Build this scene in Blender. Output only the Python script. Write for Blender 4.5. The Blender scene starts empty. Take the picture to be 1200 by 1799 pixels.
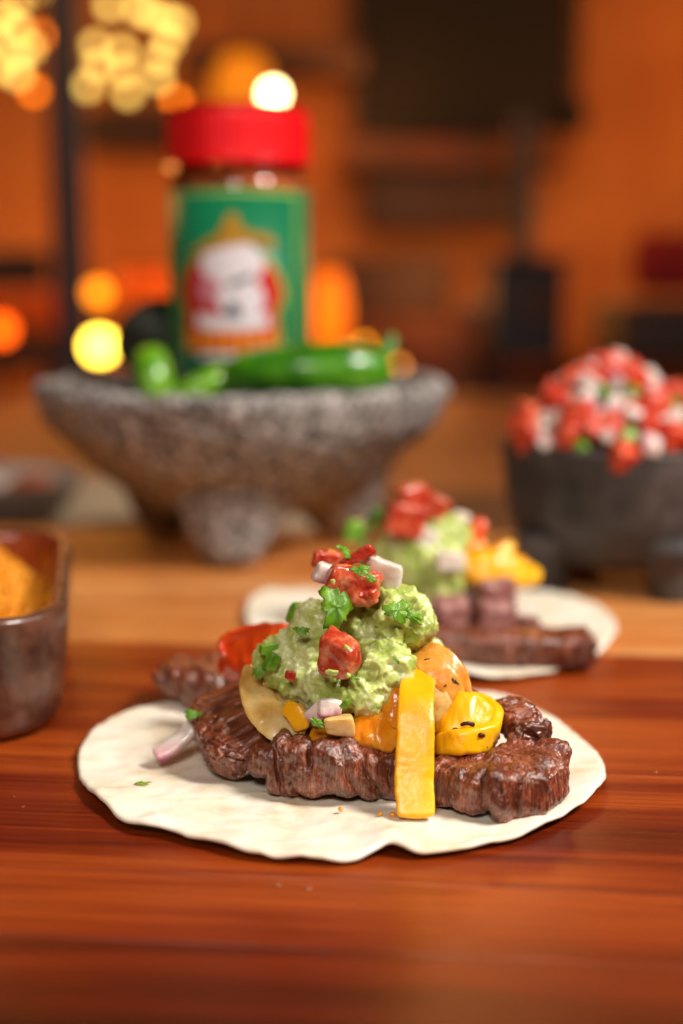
import bpy, bmesh, math, random
import numpy as np
from mathutils import Vector, Matrix

random.seed(7); rng = np.random.default_rng(7)
scn = bpy.context.scene
COL = scn.collection
R = math.radians

# ------------------------------------------------------------------ camera
CAM_H, PITCH, FPX = 0.127, R(9.6), 2250.0
cam = bpy.data.cameras.new("camera"); camo = bpy.data.objects.new("camera", cam); COL.objects.link(camo)
camo.location = (0, 0, CAM_H); camo.rotation_euler = (R(90) - PITCH, 0, 0)
cam.sensor_fit = 'HORIZONTAL'; cam.sensor_width = 24.0; cam.lens = 24.0 * FPX / 1200
cam.clip_start = 0.01; cam.clip_end = 100
cam.dof.use_dof = True; cam.dof.focus_distance = 0.320; cam.dof.aperture_fstop = 4.2
scn.camera = camo

# ------------------------------------------------------------------ world, light, exposure
w = bpy.data.worlds.new("World"); scn.world = w; w.use_nodes = True
w.node_tree.nodes['Background'].inputs[0].default_value = (1.0, 0.62, 0.36, 1)
w.node_tree.nodes['Background'].inputs[1].default_value = 0.09

def area(name, loc, target, size, power, color, sy=None):
    l = bpy.data.lights.new(name, 'AREA'); l.energy = power; l.color = color
    l.shape = 'RECTANGLE'; l.size = size; l.size_y = sy or size
    o = bpy.data.objects.new(name, l); COL.objects.link(o); o.location = loc
    o.rotation_euler = (Vector(target) - Vector(loc)).to_track_quat('-Z', 'Y').to_euler()
    return o
area("key_softbox", (0.62, 0.12, 0.78), (0, 0.36, 0.02), 0.24, 15.0, (1.0, 0.93, 0.84))
area("front_softbox", (-0.12, -0.45, 0.70), (0, 0.4, 0.04), 0.26, 5.0, (1.0, 0.90, 0.80))
def point(name, loc, power, color, r=0.05):
    l = bpy.data.lights.new(name, 'POINT'); l.energy = power; l.color = color; l.shadow_soft_size = r
    o = bpy.data.objects.new(name, l); COL.objects.link(o); o.location = loc; return o
WARM = (1.0, 0.36, 0.08)
for x_, y_, z_, e_ in ((-.80, 3.15, .35, 2.6), (-.42, 3.2, -.02, 2.2), (.05, 3.2, .62, 2.6), (.22, 3.1, .16, 2.2), (.62, 3.1, .30, 2.0), (1.0, 3.0, .75, 6.0), (.30, 2.3, 1.1, 5.0), (-.9, 2.2, .9, 7.0)):
    point("wall_pool_fill", (x_, y_, z_), e_ * 1.3, WARM, .10)  # unseen point lights added to throw warm pools on the wall
point("table_fill_light", (0.15, 1.9, .75), 4.5, (1.0, .45, .15), .1)  # unseen warm point light added above the far end of the table

scn.view_settings.view_transform = 'Standard'; scn.view_settings.look = 'None'
scn.view_settings.exposure = 0.0; scn.view_settings.gamma = 1.0
scn.render.engine = 'CYCLES'
cy = scn.cycles
cy.use_adaptive_sampling = False; cy.use_denoising = True
cy.max_bounces = 8; cy.diffuse_bounces = 3; cy.glossy_bounces = 3; cy.transmission_bounces = 6; cy.transparent_max_bounces = 8
cy.sample_clamp_indirect = 4.0; cy.caustics_reflective = False; cy.caustics_refractive = False

# ------------------------------------------------------------------ placement helpers (pixels of the 1200 x 1799 photo -> metres)
CP, SP = math.cos(PITCH), math.sin(PITCH)
def ray(px, py):
    dx, dy = (px - 600) / FPX, (899.5 - py) / FPX
    return np.array([dx, CP + SP * dy, -SP + CP * dy])
def P(px, py, Y):
    d = ray(px, py); return np.array([0, 0, CAM_H]) + d * (Y / d[1])
def G(px, py, z=0.0):
    d = ray(px, py); return np.array([0, 0, CAM_H]) + d * ((z - CAM_H) / d[2])
def W(px, Y, z):
    dep = Y * CP + (CAM_H - z) * SP
    return np.array([(px - 600) / FPX * dep, Y, z])
def M_(npx, Y): return npx / FPX * (Y * CP + 0.09 * SP)      # pixels -> metres at depth Y

# ------------------------------------------------------------------ noise
_perm = rng.permutation(256).astype(np.int64); _perm = np.concatenate([_perm, _perm, _perm])
_g = rng.normal(size=(256, 3)); _g /= np.linalg.norm(_g, axis=1)[:, None]
def _h(i, j, k): return _perm[_perm[_perm[i & 255] + (j & 255)] + (k & 255)]
def pn(p):
    p = np.asarray(p, float); i0 = np.floor(p).astype(np.int64); f = p - i0
    u = f * f * f * (f * (f * 6 - 15) + 10); out = 0
    for a in (0, 1):
        for b in (0, 1):
            for c in (0, 1):
                g = _g[_h(i0[:, 0] + a, i0[:, 1] + b, i0[:, 2] + c)]
                d = ((f - np.array([a, b, c])) * g).sum(1)
                wgt = (u[:, 0] if a else 1 - u[:, 0]) * (u[:, 1] if b else 1 - u[:, 1]) * (u[:, 2] if c else 1 - u[:, 2])
                out = out + d * wgt
    return out
def fbm(p, o=4, gain=.5):
    p = np.asarray(p, float); s = 0; a = 1
    for _ in range(o): s = s + a * pn(p); p = p * 2.03 + 17.3; a *= gain
    return s
def worley(p):
    p = np.asarray(p, float); i0 = np.floor(p).astype(np.int64); best = np.full(len(p), 9.0)
    for a in (-1, 0, 1):
        for b in (-1, 0, 1):
            for c in (-1, 0, 1):
                ci = i0 + np.array([a, b, c]); h = _h(ci[:, 0], ci[:, 1], ci[:, 2])
                q = ci + (_g[h] * .5 + .5); best = np.minimum(best, np.linalg.norm(p - q, axis=1))
    return best

# ------------------------------------------------------------------ mesh / object helpers
class Mesh:
    def __init__(s, V, F, uv=None): s.V = np.asarray(V, float); s.F = F; s.uv = uv
    def copy(s): return Mesh(s.V.copy(), s.F, s.uv)
    def to(s, name="mesh"):
        me = bpy.data.meshes.new(name); me.from_pydata(s.V.tolist(), [], [list(map(int, f)) for f in s.F]); me.update()
        if s.uv is not None:
            l = me.uv_layers.new(name="UVMap"); vi = np.empty(len(me.loops), np.int32); me.loops.foreach_get("vertex_index", vi)
            l.data.foreach_set("uv", s.uv[vi].astype(np.float32).ravel())
        return me
    def normals(s):
        me = bpy.data.meshes.new("t"); me.from_pydata(s.V.tolist(), [], [list(map(int, f)) for f in s.F]); me.update()
        n = np.empty(len(s.V) * 3); me.vertex_normals.foreach_get("vector", n); bpy.data.meshes.remove(me); return n.reshape(-1, 3)
    def disp(s, d, axis=None):
        s.V = s.V + (s.normals() if axis is None else axis) * np.asarray(d)[:, None]; return s
    def xf(s, loc=(0, 0, 0), rot=None, sc=1):
        V = s.V * np.asarray(sc)
        if rot is not None:
            from mathutils import Euler
            m = np.array(Euler(rot).to_matrix()); V = V @ m.T
        s.V = V + np.asarray(loc); return s
def join(ms):
    V = []; F = []; o = 0
    for m in ms: V.append(m.V); F += [[i + o for i in f] for f in m.F]; o += len(m.V)
    return Mesh(np.vstack(V), F)

def add(name, m, mat, parent=None, label=None, cat=None, group=None, kind=None, smooth=True, recenter=True):
    if isinstance(m, Mesh):
        loc = np.zeros(3)
        if recenter and parent is None:
            loc = m.V.mean(0); loc[2] = m.V[:, 2].min(); m = Mesh(m.V - loc, m.F, m.uv)
        me = m.to(name)
    else: me, loc = m, np.zeros(3)
    if smooth and isinstance(m, Mesh): me.polygons.foreach_set("use_smooth", [True] * len(me.polygons))
    if not me.materials: me.materials.append(mat)
    o = bpy.data.objects.new(name, me); COL.objects.link(o); o.location = loc
    if parent is not None:
        o.parent = parent
        if recenter: o.location = o.location - parent.location if parent.type == 'EMPTY' or parent.location.length else o.location
    tag(o, label, cat, group, kind); return o
def tag(o, label=None, cat=None, group=None, kind=None):
    if label: o['label'] = label
    if cat: o['category'] = cat
    if group: o['group'] = group
    if kind: o['kind'] = kind
def thing(name, loc, label, cat, group=None, kind=None):
    o = bpy.data.objects.new(name, None); COL.objects.link(o); o.location = loc; o.empty_display_size = .01
    tag(o, label, cat, group, kind); return o
def inst(name, me, loc, rot=(0, 0, 0), sc=(1, 1, 1), label=None, cat=None, group=None, kind=None, parent=None):
    o = bpy.data.objects.new(name, me); COL.objects.link(o); o.location = loc; o.rotation_euler = rot; o.scale = sc
    if parent is not None: o.parent = parent
    tag(o, label, cat, group, kind); return o

def curve_pts(pts, n):
    pts = np.asarray(pts, float); k = len(pts)
    ext = np.vstack([2 * pts[0] - pts[1], pts, 2 * pts[-1] - pts[-2]])
    t = np.linspace(0, k - 1, n); i = np.minimum(t.astype(int), k - 2); f = (t - i)[:, None]
    a, b, c, d = ext[i], ext[i + 1], ext[i + 2], ext[i + 3]
    return .5 * ((2 * b) + (-a + c) * f + (2 * a - 5 * b + 4 * c - d) * f ** 2 + (-a + 3 * b - 3 * c + d) * f ** 3)
def sweep(pts, wid, thk, nrm=None, wdir=None, nu=60, nv=28, sq=3.0, endp=4.0):
    """closed strip along pts: wid across, thk through; nrm = direction of the thickness"""
    C = curve_pts(pts, nu)
    # denser rings near the ends
    t = .5 - .5 * np.cos(np.linspace(0, math.pi, nu)); t = .65 * t + .35 * np.linspace(0, 1, nu)
    tt = np.linspace(0, 1, nu); C = np.stack([np.interp(t, tt, C[:, k]) for k in range(3)], 1)
    T = np.gradient(C, axis=0); T /= np.linalg.norm(T, axis=1)[:, None] + 1e-12
    k = len(np.atleast_2d(pts)); kt = np.linspace(0, 1, k)
    def prof(a): a = np.atleast_1d(np.asarray(a, float)); return np.full(nu, a[0]) if len(a) == 1 else np.interp(t, np.linspace(0, 1, len(a)), a)
    wv, tv = prof(wid), prof(thk)
    if wdir is not None:
        D = np.atleast_2d(np.asarray(wdir, float)); D = np.stack([np.interp(t, np.linspace(0, 1, len(D)), D[:, q]) for q in range(3)], 1) if len(D) > 1 else np.repeat(D, nu, 0)
        D = D - (D * T).sum(1)[:, None] * T; D /= np.linalg.norm(D, axis=1)[:, None]; N = np.cross(D, T)
    else:
        N = np.atleast_2d(np.asarray(nrm, float)); N = np.stack([np.interp(t, np.linspace(0, 1, len(N)), N[:, q]) for q in range(3)], 1) if len(N) > 1 else np.repeat(N, nu, 0)
        N = N - (N * T).sum(1)[:, None] * T; N /= np.linalg.norm(N, axis=1)[:, None]; D = np.cross(T, N)
    L = np.concatenate([[0], np.cumsum(np.linalg.norm(np.diff(C, axis=0), axis=1))])
    r = tv / 2 * 1.0
    s = np.clip(1 - np.abs(2 * t - 1) ** (endp * max(1, L[-1] / (wv.mean() + 1e-9))), 0, 1) ** .5
    s = np.maximum(s, .04)
    a = np.linspace(0, 2 * math.pi, nv, endpoint=False)
    ca, sa = np.cos(a), np.sin(a); x = np.sign(ca) * np.abs(ca) ** (2 / sq); y = np.sign(sa) * np.abs(sa) ** (2 / sq)
    V = C[:, None, :] + D[:, None, :] * (x[None, :, None] * (wv * s)[:, None, None] / 2) + N[:, None, :] * (y[None, :, None] * (tv * s)[:, None, None] / 2)
    per = (wv.mean() + tv.mean()) * 2
    uv = np.stack([np.repeat(L, nv), np.tile(a / (2 * math.pi) * per, nu)], 1)
    V = V.reshape(-1, 3); F = []
    for i in range(nu - 1):
        for j in range(nv):
            F.append((i * nv + j, i * nv + (j + 1) % nv, (i + 1) * nv + (j + 1) % nv, (i + 1) * nv + j))
    V = np.vstack([V, C[0], C[-1]]); uv = np.vstack([uv, uv[0], uv[-3]]); n = len(V)
    for j in range(nv):
        F.append((n - 2, (j + 1) % nv, j)); F.append((n - 1, (nu - 1) * nv + j, (nu - 1) * nv + (j + 1) % nv))
    m = Mesh(V, F, uv)
    # make normals point outwards
    nn = m.normals(); c = np.vstack([np.repeat(C, nv, 0), C[:1], C[-1:]])
    if ((m.V - c) * nn).sum() < 0: m.F = [tuple(reversed(f)) for f in m.F]
    return m

_boxcache = {}
def cubesphere(n):
    if n in _boxcache: return _boxcache[n]
    bm = bmesh.new(); bmesh.ops.create_cube(bm, size=2)
    bmesh.ops.subdivide_edges(bm, edges=bm.edges[:], cuts=n, use_grid_fill=True)
    V = np.array([v.co[:] for v in bm.verts]); F = [tuple(v.index for v in f.verts) for f in bm.faces]; bm.free()
    _boxcache[n] = (V, F); return V, F
def chunk(dims, sq=4.0, n=9, amp=.06, freq=1.2, seed=0):
    """rounded, slightly irregular die"""
    sq = sq * 1.5; V, F = cubesphere(n); r = (np.abs(V) ** sq).sum(1) ** (1 / sq); V = V / r[:, None]
    V = V * np.asarray(dims) / 2
    s = float(np.mean(dims))
    d = fbm(V / s * freq * 2 + seed * 7.7, 3) * amp * s
    m = Mesh(V, F); m.disp(d)
    # shear and taper for irregular cuts
    k = np.random.default_rng(int(seed * 13 + 5)).uniform(-.22, .22, 6)
    X, Y, Z = m.V.T.copy(); m.V = np.stack([X + k[0] * Z + k[1] * Y * X / s, Y + k[2] * X, Z * (1 + k[3] * X / s * 1.5) + k[4] * Y], 1)
    return m
def lathe(prof, n=64, closed=False):
    prof = np.asarray(prof, float); k = len(prof); a = np.linspace(0, 2 * math.pi, n, endpoint=False)
    V = np.stack([np.outer(prof[:, 0], np.cos(a)).ravel(), np.outer(prof[:, 0], np.sin(a)).ravel(), np.repeat(prof[:, 1], n)], 1)
    F = []
    for i in range(k - 1 + (1 if closed else 0)):
        i2 = (i + 1) % k
        for j in range(n): F.append((i * n + j, i * n + (j + 1) % n, i2 * n + (j + 1) % n, i2 * n + j))
    if not closed:
        if prof[0, 0] < 1e-3: pass
    return Mesh(V, F)
def dense(prof, step):
    prof = np.asarray(prof, float); L = np.concatenate([[0], np.cumsum(np.linalg.norm(np.diff(prof, axis=0), axis=1))])
    t = np.linspace(0, L[-1], max(4, int(L[-1] / step))); return np.stack([np.interp(t, L, prof[:, 0]), np.interp(t, L, prof[:, 1])], 1)
def smoothprof(pts, n): return curve_pts(np.asarray(pts, float), n)
def box(x0, x1, y0, y1, z0, z1, bev=0.0, seg=2):
    bm = bmesh.new(); bmesh.ops.create_cube(bm, size=1)
    for v in bm.verts: v.co = Vector(((x0 + x1) / 2 + v.co.x * (x1 - x0), (y0 + y1) / 2 + v.co.y * (y1 - y0), (z0 + z1) / 2 + v.co.z * (z1 - z0)))
    if bev: bmesh.ops.bevel(bm, geom=bm.edges[:], offset=bev, segments=seg, affect='EDGES', profile=.5)
    bm.verts.ensure_lookup_table()
    for i, v in enumerate(bm.verts): v.index = i
    V = [v.co[:] for v in bm.verts]; F = [tuple(v.index for v in f.verts) for f in bm.faces]; bm.free(); return Mesh(V, F)
def ico(r, sub=2):
    bm = bmesh.new(); bmesh.ops.create_icosphere(bm, subdivisions=sub, radius=r)
    V = [v.co[:] for v in bm.verts]; F = [tuple(v.index for v in f.verts) for f in bm.faces]; bm.free(); return Mesh(V, F)
def remesh(m, vox):
    me = m.to("t"); o = bpy.data.objects.new("t", me); COL.objects.link(o)
    md = o.modifiers.new("r", 'REMESH'); md.mode = 'VOXEL'; md.voxel_size = vox
    dg = bpy.context.evaluated_depsgraph_get(); e = o.evaluated_get(dg); em = e.to_mesh()
    V = np.empty(len(em.vertices) * 3); em.vertices.foreach_get("co", V); F = [tuple(p.vertices) for p in em.polygons]
    e.to_mesh_clear(); bpy.data.objects.remove(o); bpy.data.meshes.remove(me)
    return Mesh(V.reshape(-1, 3), F)
def smooth(m, it=2, f=.5):
    E = set()
    for p in m.F:
        for i in range(len(p)): a, b = p[i], p[(i + 1) % len(p)]; E.add((min(a, b), max(a, b)))
    E = np.array(list(E)); n = len(m.V); deg = np.bincount(E.ravel(), minlength=n).astype(float)[:, None]
    for _ in range(it):
        s = np.zeros_like(m.V); np.add.at(s, E[:, 0], m.V[E[:, 1]]); np.add.at(s, E[:, 1], m.V[E[:, 0]])
        m.V = m.V * (1 - f) + s / deg * f
    return m

# ------------------------------------------------------------------ materials
def lin(c):
    if isinstance(c, str): c = c.lstrip('#'); c = [int(c[i:i + 2], 16) / 255 for i in (0, 2, 4)]
    return tuple((x / 12.92 if x <= .04045 else ((x + .055) / 1.055) ** 2.4) for x in c) + (1,)
class NT:
    def __init__(s, name):
        s.m = bpy.data.materials.new(name); s.m.use_nodes = True; s.t = s.m.node_tree; s.b = s.t.nodes['Principled BSDF']
    def n(s, typ, **kw):
        nd = s.t.nodes.new(typ)
        for k, v in kw.items():
            if k in nd.inputs: nd.inputs[k].default_value = v
            else: setattr(nd, k, v)
        return nd
    def l(s, a, b): s.t.links.new(a, b)
    def coords(s, uv=False, scale=(1, 1, 1)):
        tc = s.n('ShaderNodeTexCoord'); mp = s.n('ShaderNodeMapping'); mp.inputs['Scale'].default_value = scale
        s.l(tc.outputs['UV' if uv else 'Object'], mp.inputs[0]); return mp.outputs[0]
    def noise(s, vec, scale, detail=4, rough=.55, dist=0):
        nd = s.n('ShaderNodeTexNoise', Scale=scale, Detail=detail, Roughness=rough, Distortion=dist); s.l(vec, nd.inputs['Vector']); return nd.outputs[0]
    def ramp(s, fac, stops):
        r = s.n('ShaderNodeValToRGB'); e = r.color_ramp.elements
        while len(e) > 1: e.remove(e[0])
        e[0].position = stops[0][0]; e[0].color = lin(stops[0][1])
        for p, c in stops[1:]: q = e.new(p); q.color = lin(c)
        s.l(fac, r.inputs[0]); return r.outputs[0]
    def mix(s, fac, a, b, mode='MIX'):
        x = s.n('ShaderNodeMix', data_type='RGBA', blend_type=mode)
        for sock, v in ((x.inputs[0], fac), (x.inputs[6], a), (x.inputs[7], b)):
            if hasattr(v, 'links'): s.l(v, sock)
            else: sock.default_value = v
        return x.outputs[2]
    def bump(s, h, strength, dist, prev=None):
        b = s.n('ShaderNodeBump', Strength=strength, Distance=dist); s.l(h, b.inputs['Height'])
        if prev is not None: s.l(prev, b.inputs['Normal'])
        return b.outputs[0]
def food(name, stops, nscale=150, rough=.35, sss=0.0, srad=(1, .5, .25), sscale=.003, bump=(400, .3, .0005), specks=None, coat=0, uv=False, dist=0, spec=.5, trans=0, rvar=.12):
    k = NT(name); v = k.coords(uv)
    c = k.ramp(k.noise(v, nscale, 5, .6, dist), stops)
    for sp in (specks or []):     # (scale, threshold, colour)
        vo = k.n('ShaderNodeTexVoronoi', Scale=sp[0]); k.l(v, vo.inputs['Vector'])
        nd = k.noise(v, sp[0] * .35, 2); mt = k.n('ShaderNodeMath', operation='MULTIPLY'); k.l(vo.outputs['Distance'], mt.inputs[0]); k.l(nd, mt.inputs[1])
        r = k.ramp(mt.outputs[0], [(0, '#ffffff'), (sp[1] * .7, '#ffffff'), (sp[1], '#000000')])
        c = k.mix(r, c, lin(sp[2]))
    k.l(c, k.b.inputs['Base Color'])
    rn = k.n('ShaderNodeMapRange'); rn.inputs[3].default_value = max(.03, rough - rvar); rn.inputs[4].default_value = rough + rvar
    k.l(k.noise(v, nscale * 1.7, 3), rn.inputs[0]); k.l(rn.outputs[0], k.b.inputs['Roughness'])
    k.b.inputs['Specular IOR Level'].default_value = spec
    if sss: k.b.inputs['Subsurface Weight'].default_value = sss; k.b.inputs['Subsurface Radius'].default_value = srad; k.b.inputs['Subsurface Scale'].default_value = sscale
    if coat: k.b.inputs['Coat Weight'].default_value = coat; k.b.inputs['Coat Roughness'].default_value = .12
    if trans: k.b.inputs['Transmission Weight'].default_value = trans
    if bump:
        nb = k.bump(k.noise(v, bump[0], 5, .6), bump[1], bump[2]); k.l(nb, k.b.inputs['Normal']); k.l(nb, k.b.inputs['Coat Normal'])
    return k.m
def plain(name, col, rough=.5, metal=0, emis=None, es=0, coat=0):
    k = NT(name); k.b.inputs['Base Color'].default_value = lin(col); k.b.inputs['Roughness'].default_value = rough; k.b.inputs['Metallic'].default_value = metal
    if emis: k.b.inputs['Emission Color'].default_value = lin(emis); k.b.inputs['Emission Strength'].default_value = es
    if coat: k.b.inputs['Coat Weight'].default_value = coat
    v = k.coords(); k.l(k.bump(k.noise(v, 60, 3), .06, .002), k.b.inputs['Normal'])
    return k.m
def wood(name, stops, rough=.38, along=3.0, across=55.0):
    k = NT(name); oi = k.n('ShaderNodeObjectInfo'); tc = k.n('ShaderNodeTexCoord')
    mu = k.n('ShaderNodeVectorMath', operation='MULTIPLY'); mu.inputs[1].default_value = (31.7, 17.3, 9.1)
    cx = k.n('ShaderNodeCombineXYZ')
    for i in range(3): k.l(oi.outputs['Random'], cx.inputs[i])
    k.l(cx.outputs[0], mu.inputs[0]); ad = k.n('ShaderNodeVectorMath', operation='ADD'); k.l(tc.outputs['Object'], ad.inputs[0]); k.l(mu.outputs[0], ad.inputs[1])
    def mp(s):
        m = k.n('ShaderNodeMapping'); m.inputs['Scale'].default_value = s; k.l(ad.outputs[0], m.inputs[0]); return m.outputs[0]
    big = k.noise(mp((along, across * .4, across * .4)), 1, 4, .6, .8)
    fine = k.noise(mp((along * 5, across * 9, across * 9)), 1, 6, .7, .3)
    pores = k.noise(mp((along * 22, across * 30, across * 30)), 1, 2, .5)
    a = k.n('ShaderNodeMath', operation='MULTIPLY'); k.l(fine, a.inputs[0]); a.inputs[1].default_value = .35
    b = k.n('ShaderNodeMath', operation='MULTIPLY_ADD'); k.l(big, b.inputs[0]); b.inputs[1].default_value = .8; k.l(a.outputs[0], b.inputs[2])
    c = k.n('ShaderNodeMath', operation='MULTIPLY_ADD'); k.l(oi.outputs['Random'], c.inputs[0]); c.inputs[1].default_value = .20; k.l(b.outputs[0], c.inputs[2])
    col = k.ramp(c.outputs[0], stops)
    pr = k.ramp(pores, [(0.0, '#888888'), (.36, '#999999'), (.46, '#ffffff')]); col = k.mix(.55, col, pr, 'MULTIPLY')
    k.l(col, k.b.inputs['Base Color'])
    rr = k.n('ShaderNodeMapRange'); rr.inputs[3].default_value = rough - .1; rr.inputs[4].default_value = rough + .14; k.l(fine, rr.inputs[0]); k.l(rr.outputs[0], k.b.inputs['Roughness'])
    n1 = k.bump(pores, .25, .0003); k.l(k.bump(fine, .2, .0006, n1), k.b.inputs['Normal'])
    return k.m

MAT = {}
MAT['mahogany'] = wood('mahogany', [(.44, '#300801'), (.60, '#561504'), (.70, '#782507'), (.86, '#a84a16')], .3, 1.6, 75)
MAT['maple'] = wood('maple', [(.5, '#ac5c26'), (.66, '#d0803e'), (.8, '#e2a468')], .42)
MAT['table_wood'] = wood('table_wood', [(.5, '#5a2a0e'), (.66, '#84441a'), (.8, '#a8622c')], .5, 2, 20)
MAT['tortilla'] = food('tortilla', [(.28, '#ceb994'), (.36, '#dfcfb4'), (.45, '#e9ddc8'), (.6, '#f1e9da'), (.75, '#f6f0e6')], 55, .62, .25, (1, .7, .45), .003, (330, .25, .0006), spec=.3)

def steak_mat(name='steak', vertical=False):
    k = NT(name); o = k.coords(False); v = k.coords(False, (1, 1, .10)) if vertical else k.coords(True, (1, .10, 1))
    fib = k.noise(v, 1200, 4, .65, 1.2); blot = k.noise(o, 120, 4, .6)
    c = k.ramp(fib, [(.30, '#3c1308'), (.43, '#6a2a18'), (.54, '#8e4830'), (.68, '#be8264')])
    c2 = k.ramp(fib, [(.3, '#34120a'), (.5, '#5e2814'), (.7, '#94502c')])
    c = k.mix(k.ramp(blot, [(.42, '#000000'), (.58, '#ffffff')]), c, c2)
    vo = k.n('ShaderNodeTexVoronoi', Scale=480); k.l(o, vo.inputs['Vector'])
    c = k.mix(k.ramp(vo.outputs['Distance'], [(.1, '#999999'), (.2, '#000000')]), c, lin('#a04a14'))
    k.l(c, k.b.inputs['Base Color']); rr = k.n('ShaderNodeMapRange'); rr.inputs[3].default_value = .15; rr.inputs[4].default_value = .5; k.l(k.noise(o, 420, 3), rr.inputs[0]); k.l(rr.outputs[0], k.b.inputs['Roughness'])
    k.b.inputs['Subsurface Weight'].default_value = .1; k.b.inputs['Subsurface Radius'].default_value = (1, .3, .2); k.b.inputs['Subsurface Scale'].default_value = .001
    k.b.inputs['Coat Weight'].default_value = 1; k.b.inputs['Coat Roughness'].default_value = .14
    n1 = k.bump(fib, .45, .0006); n2 = k.bump(k.noise(o, 900, 4, .6), .35, .0004, n1); k.l(n2, k.b.inputs['Normal']); k.l(n2, k.b.inputs['Coat Normal'])
    return k.m
MAT['steak_grain'] = steak_mat('steak_grain', True)
MAT['steak'] = steak_mat()
MAT['steak_cut'] = food('steak_cut', [(.3, '#6e3630'), (.5, '#9c6660'), (.7, '#bc908a')], 220, .4, .2, (1, .4, .3), .002, (500, .6, .0008), coat=.3)
MAT['guac'] = food('guacamole', [(.32, '#8c9c40'), (.44, '#a8b85a'), (.54, '#c2ce7c'), (.66, '#e2e9b4')], 110, .3, .35, (.8, 1, .3), .0022, (900, .35, .0004),
                   specks=[(700, .028, '#3f5a14'), (330, .03, '#5f9a20')], coat=.2)
MAT['tomato'] = food('tomato', [(.3, '#981e10'), (.44, '#b63a22'), (.56, '#c86240'), (.7, '#dca070')], 240, .26, .3, (1, .25, .12), .003, (500, .25, .0005), specks=[(380, .03, '#dca050')], coat=.3)
MAT['tomato_skin'] = food('tomato_skin', [(.34, '#8e1c10'), (.48, '#b43420'), (.6, '#c85c3c'), (.7, '#d89068')], 260, .24, .2, (1, .2, .1), .002, (400, .3, .0005), coat=.3)
MAT['onion'] = food('onion', [(.3, '#c9b8a8'), (.5, '#e0d6ca'), (.7, '#efe8e2')], 120, .22, .55, (1, .8, .7), .005, (500, .12, .0004), coat=.4)
def purple_onion():
    k = NT('red_onion'); tc = k.n('ShaderNodeTexCoord'); sp = k.n('ShaderNodeSeparateXYZ'); k.l(tc.outputs['Generated'], sp.inputs[0])
    a = k.n('ShaderNodeMath', operation='MULTIPLY_ADD'); k.l(k.noise(k.coords(), 140, 3), a.inputs[0]); a.inputs[1].default_value = .25; k.l(sp.outputs[2], a.inputs[2])
    c = k.ramp(a.outputs[0], [(.12, '#7a1c50'), (.24, '#a8527c'), (.42, '#d8b0b4'), (.7, '#e8dcd6')]); k.l(c, k.b.inputs['Base Color'])
    k.b.inputs['Roughness'].default_value = .24; k.b.inputs['Subsurface Weight'].default_value = .4; k.b.inputs['Subsurface Scale'].default_value = .003; k.b.inputs['Coat Weight'].default_value = .4
    k.l(k.bump(k.noise(k.coords(), 400, 3), .15, .0004), k.b.inputs['Normal']); return k.m
MAT['red_onion'] = purple_onion()
MAT['cream_onion'] = food('grilled_onion', [(.3, '#c08a3a'), (.45, '#d8ae62'), (.65, '#e6cb90')], 90, .25, .5, (1, .75, .4), .004, (260, .25, .0006), specks=[(240, .03, '#c86a10')], coat=.5)
MAT['amber_onion'] = food('caramelised_onion', [(.3, '#c8741c'), (.48, '#dc9638'), (.68, '#e8b868')], 110, .28, .5, (1, .6, .25), .004, (330, .35, .0006), specks=[(120, .045, '#331405')], coat=.3)
MAT['yellow_pepper'] = food('yellow_pepper', [(.3, '#f0a000'), (.5, '#f8b402'), (.7, '#fcc208')], 60, .34, .3, (1, .7, .08), .003, (420, .35, .0006), specks=[(60, .010, '#3a1804')], coat=.15)
MAT['pepper_flesh'] = food('pepper_flesh', [(.3, '#e8a020'), (.7, '#f2c050')], 160, .3, .4, (1, .6, .1), .003, (500, .4, .0006), coat=.4)
MAT['orange_pepper'] = food('orange_pepper', [(.3, '#d87408'), (.5, '#e89414'), (.7, '#f0b038')], 130, .2, .4, (1, .5, .1), .003, (300, .4, .0007), specks=[(130, .03, '#4a1c04')], coat=.35)
MAT['red_pepper'] = food('red_pepper', [(.3, '#cc3406'), (.55, '#e04c0a'), (.75, '#ee7218')], 90, .2, .25, (1, .25, .05), .003, (240, .2, .0005), specks=[(100, .03, '#3a0a02')], coat=.6)
MAT['cilantro'] = food('cilantro', [(.3, '#3c6c06'), (.5, '#5e9010'), (.7, '#90b838')], 200, .45, .2, (.5, 1, .2), .001, (500, .6, .0006), coat=.1)
MAT['green_chile'] = food('green_chile', [(.3, '#4f8a18'), (.55, '#7ab030'), (.75, '#a8cc60')], 120, .25, .3, (.6, 1, .3), .002, (300, .2, .0004), coat=.5)
MAT['jalapeno'] = food('jalapeno', [(.3, '#1c5004'), (.5, '#327806'), (.68, '#5a9a14')], 60, .26, .1, (.4, 1, .2), .002, (90, .4, .002), specks=[(60, .02, '#7a8a30')], coat=.4)
MAT['jalapeno_light'] = food('jalapeno_light', [(.3, '#3c8c08'), (.7, '#8cb828')], 70, .22, .1, (.4, 1, .2), .002, (40, .1, .002), coat=.5)
MAT['salsa_tomato'] = food('salsa_tomato', [(.3, '#b02008'), (.5, '#c8381c'), (.7, '#d8643c')], 120, .42, .2, (1, .25, .12), .003)
MAT['salsa_onion'] = food('salsa_onion', [(.3, '#b8949a'), (.5, '#cdb8b0'), (.7, '#d8d0c0')], 120, .42, .3, (1, .7, .6), .003)
MAT['slit_shade'] = food('slit_shade', [(.3, '#1a0a04'), (.7, '#4a2008')], 400, .5, 0)
MAT['drop'] = plain('drop_liquid', '#8a4a20', .08, coat=1)
MAT['stem'] = food('stem', [(.3, '#6a5a10'), (.7, '#a0801c')], 80, .5, 0)
MAT['avocado'] = food('avocado_skin', [(.3, '#0e1406'), (.6, '#1c260a'), (.8, '#30380f')], 160, .4, 0, bump=(300, .8, .001))
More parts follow.
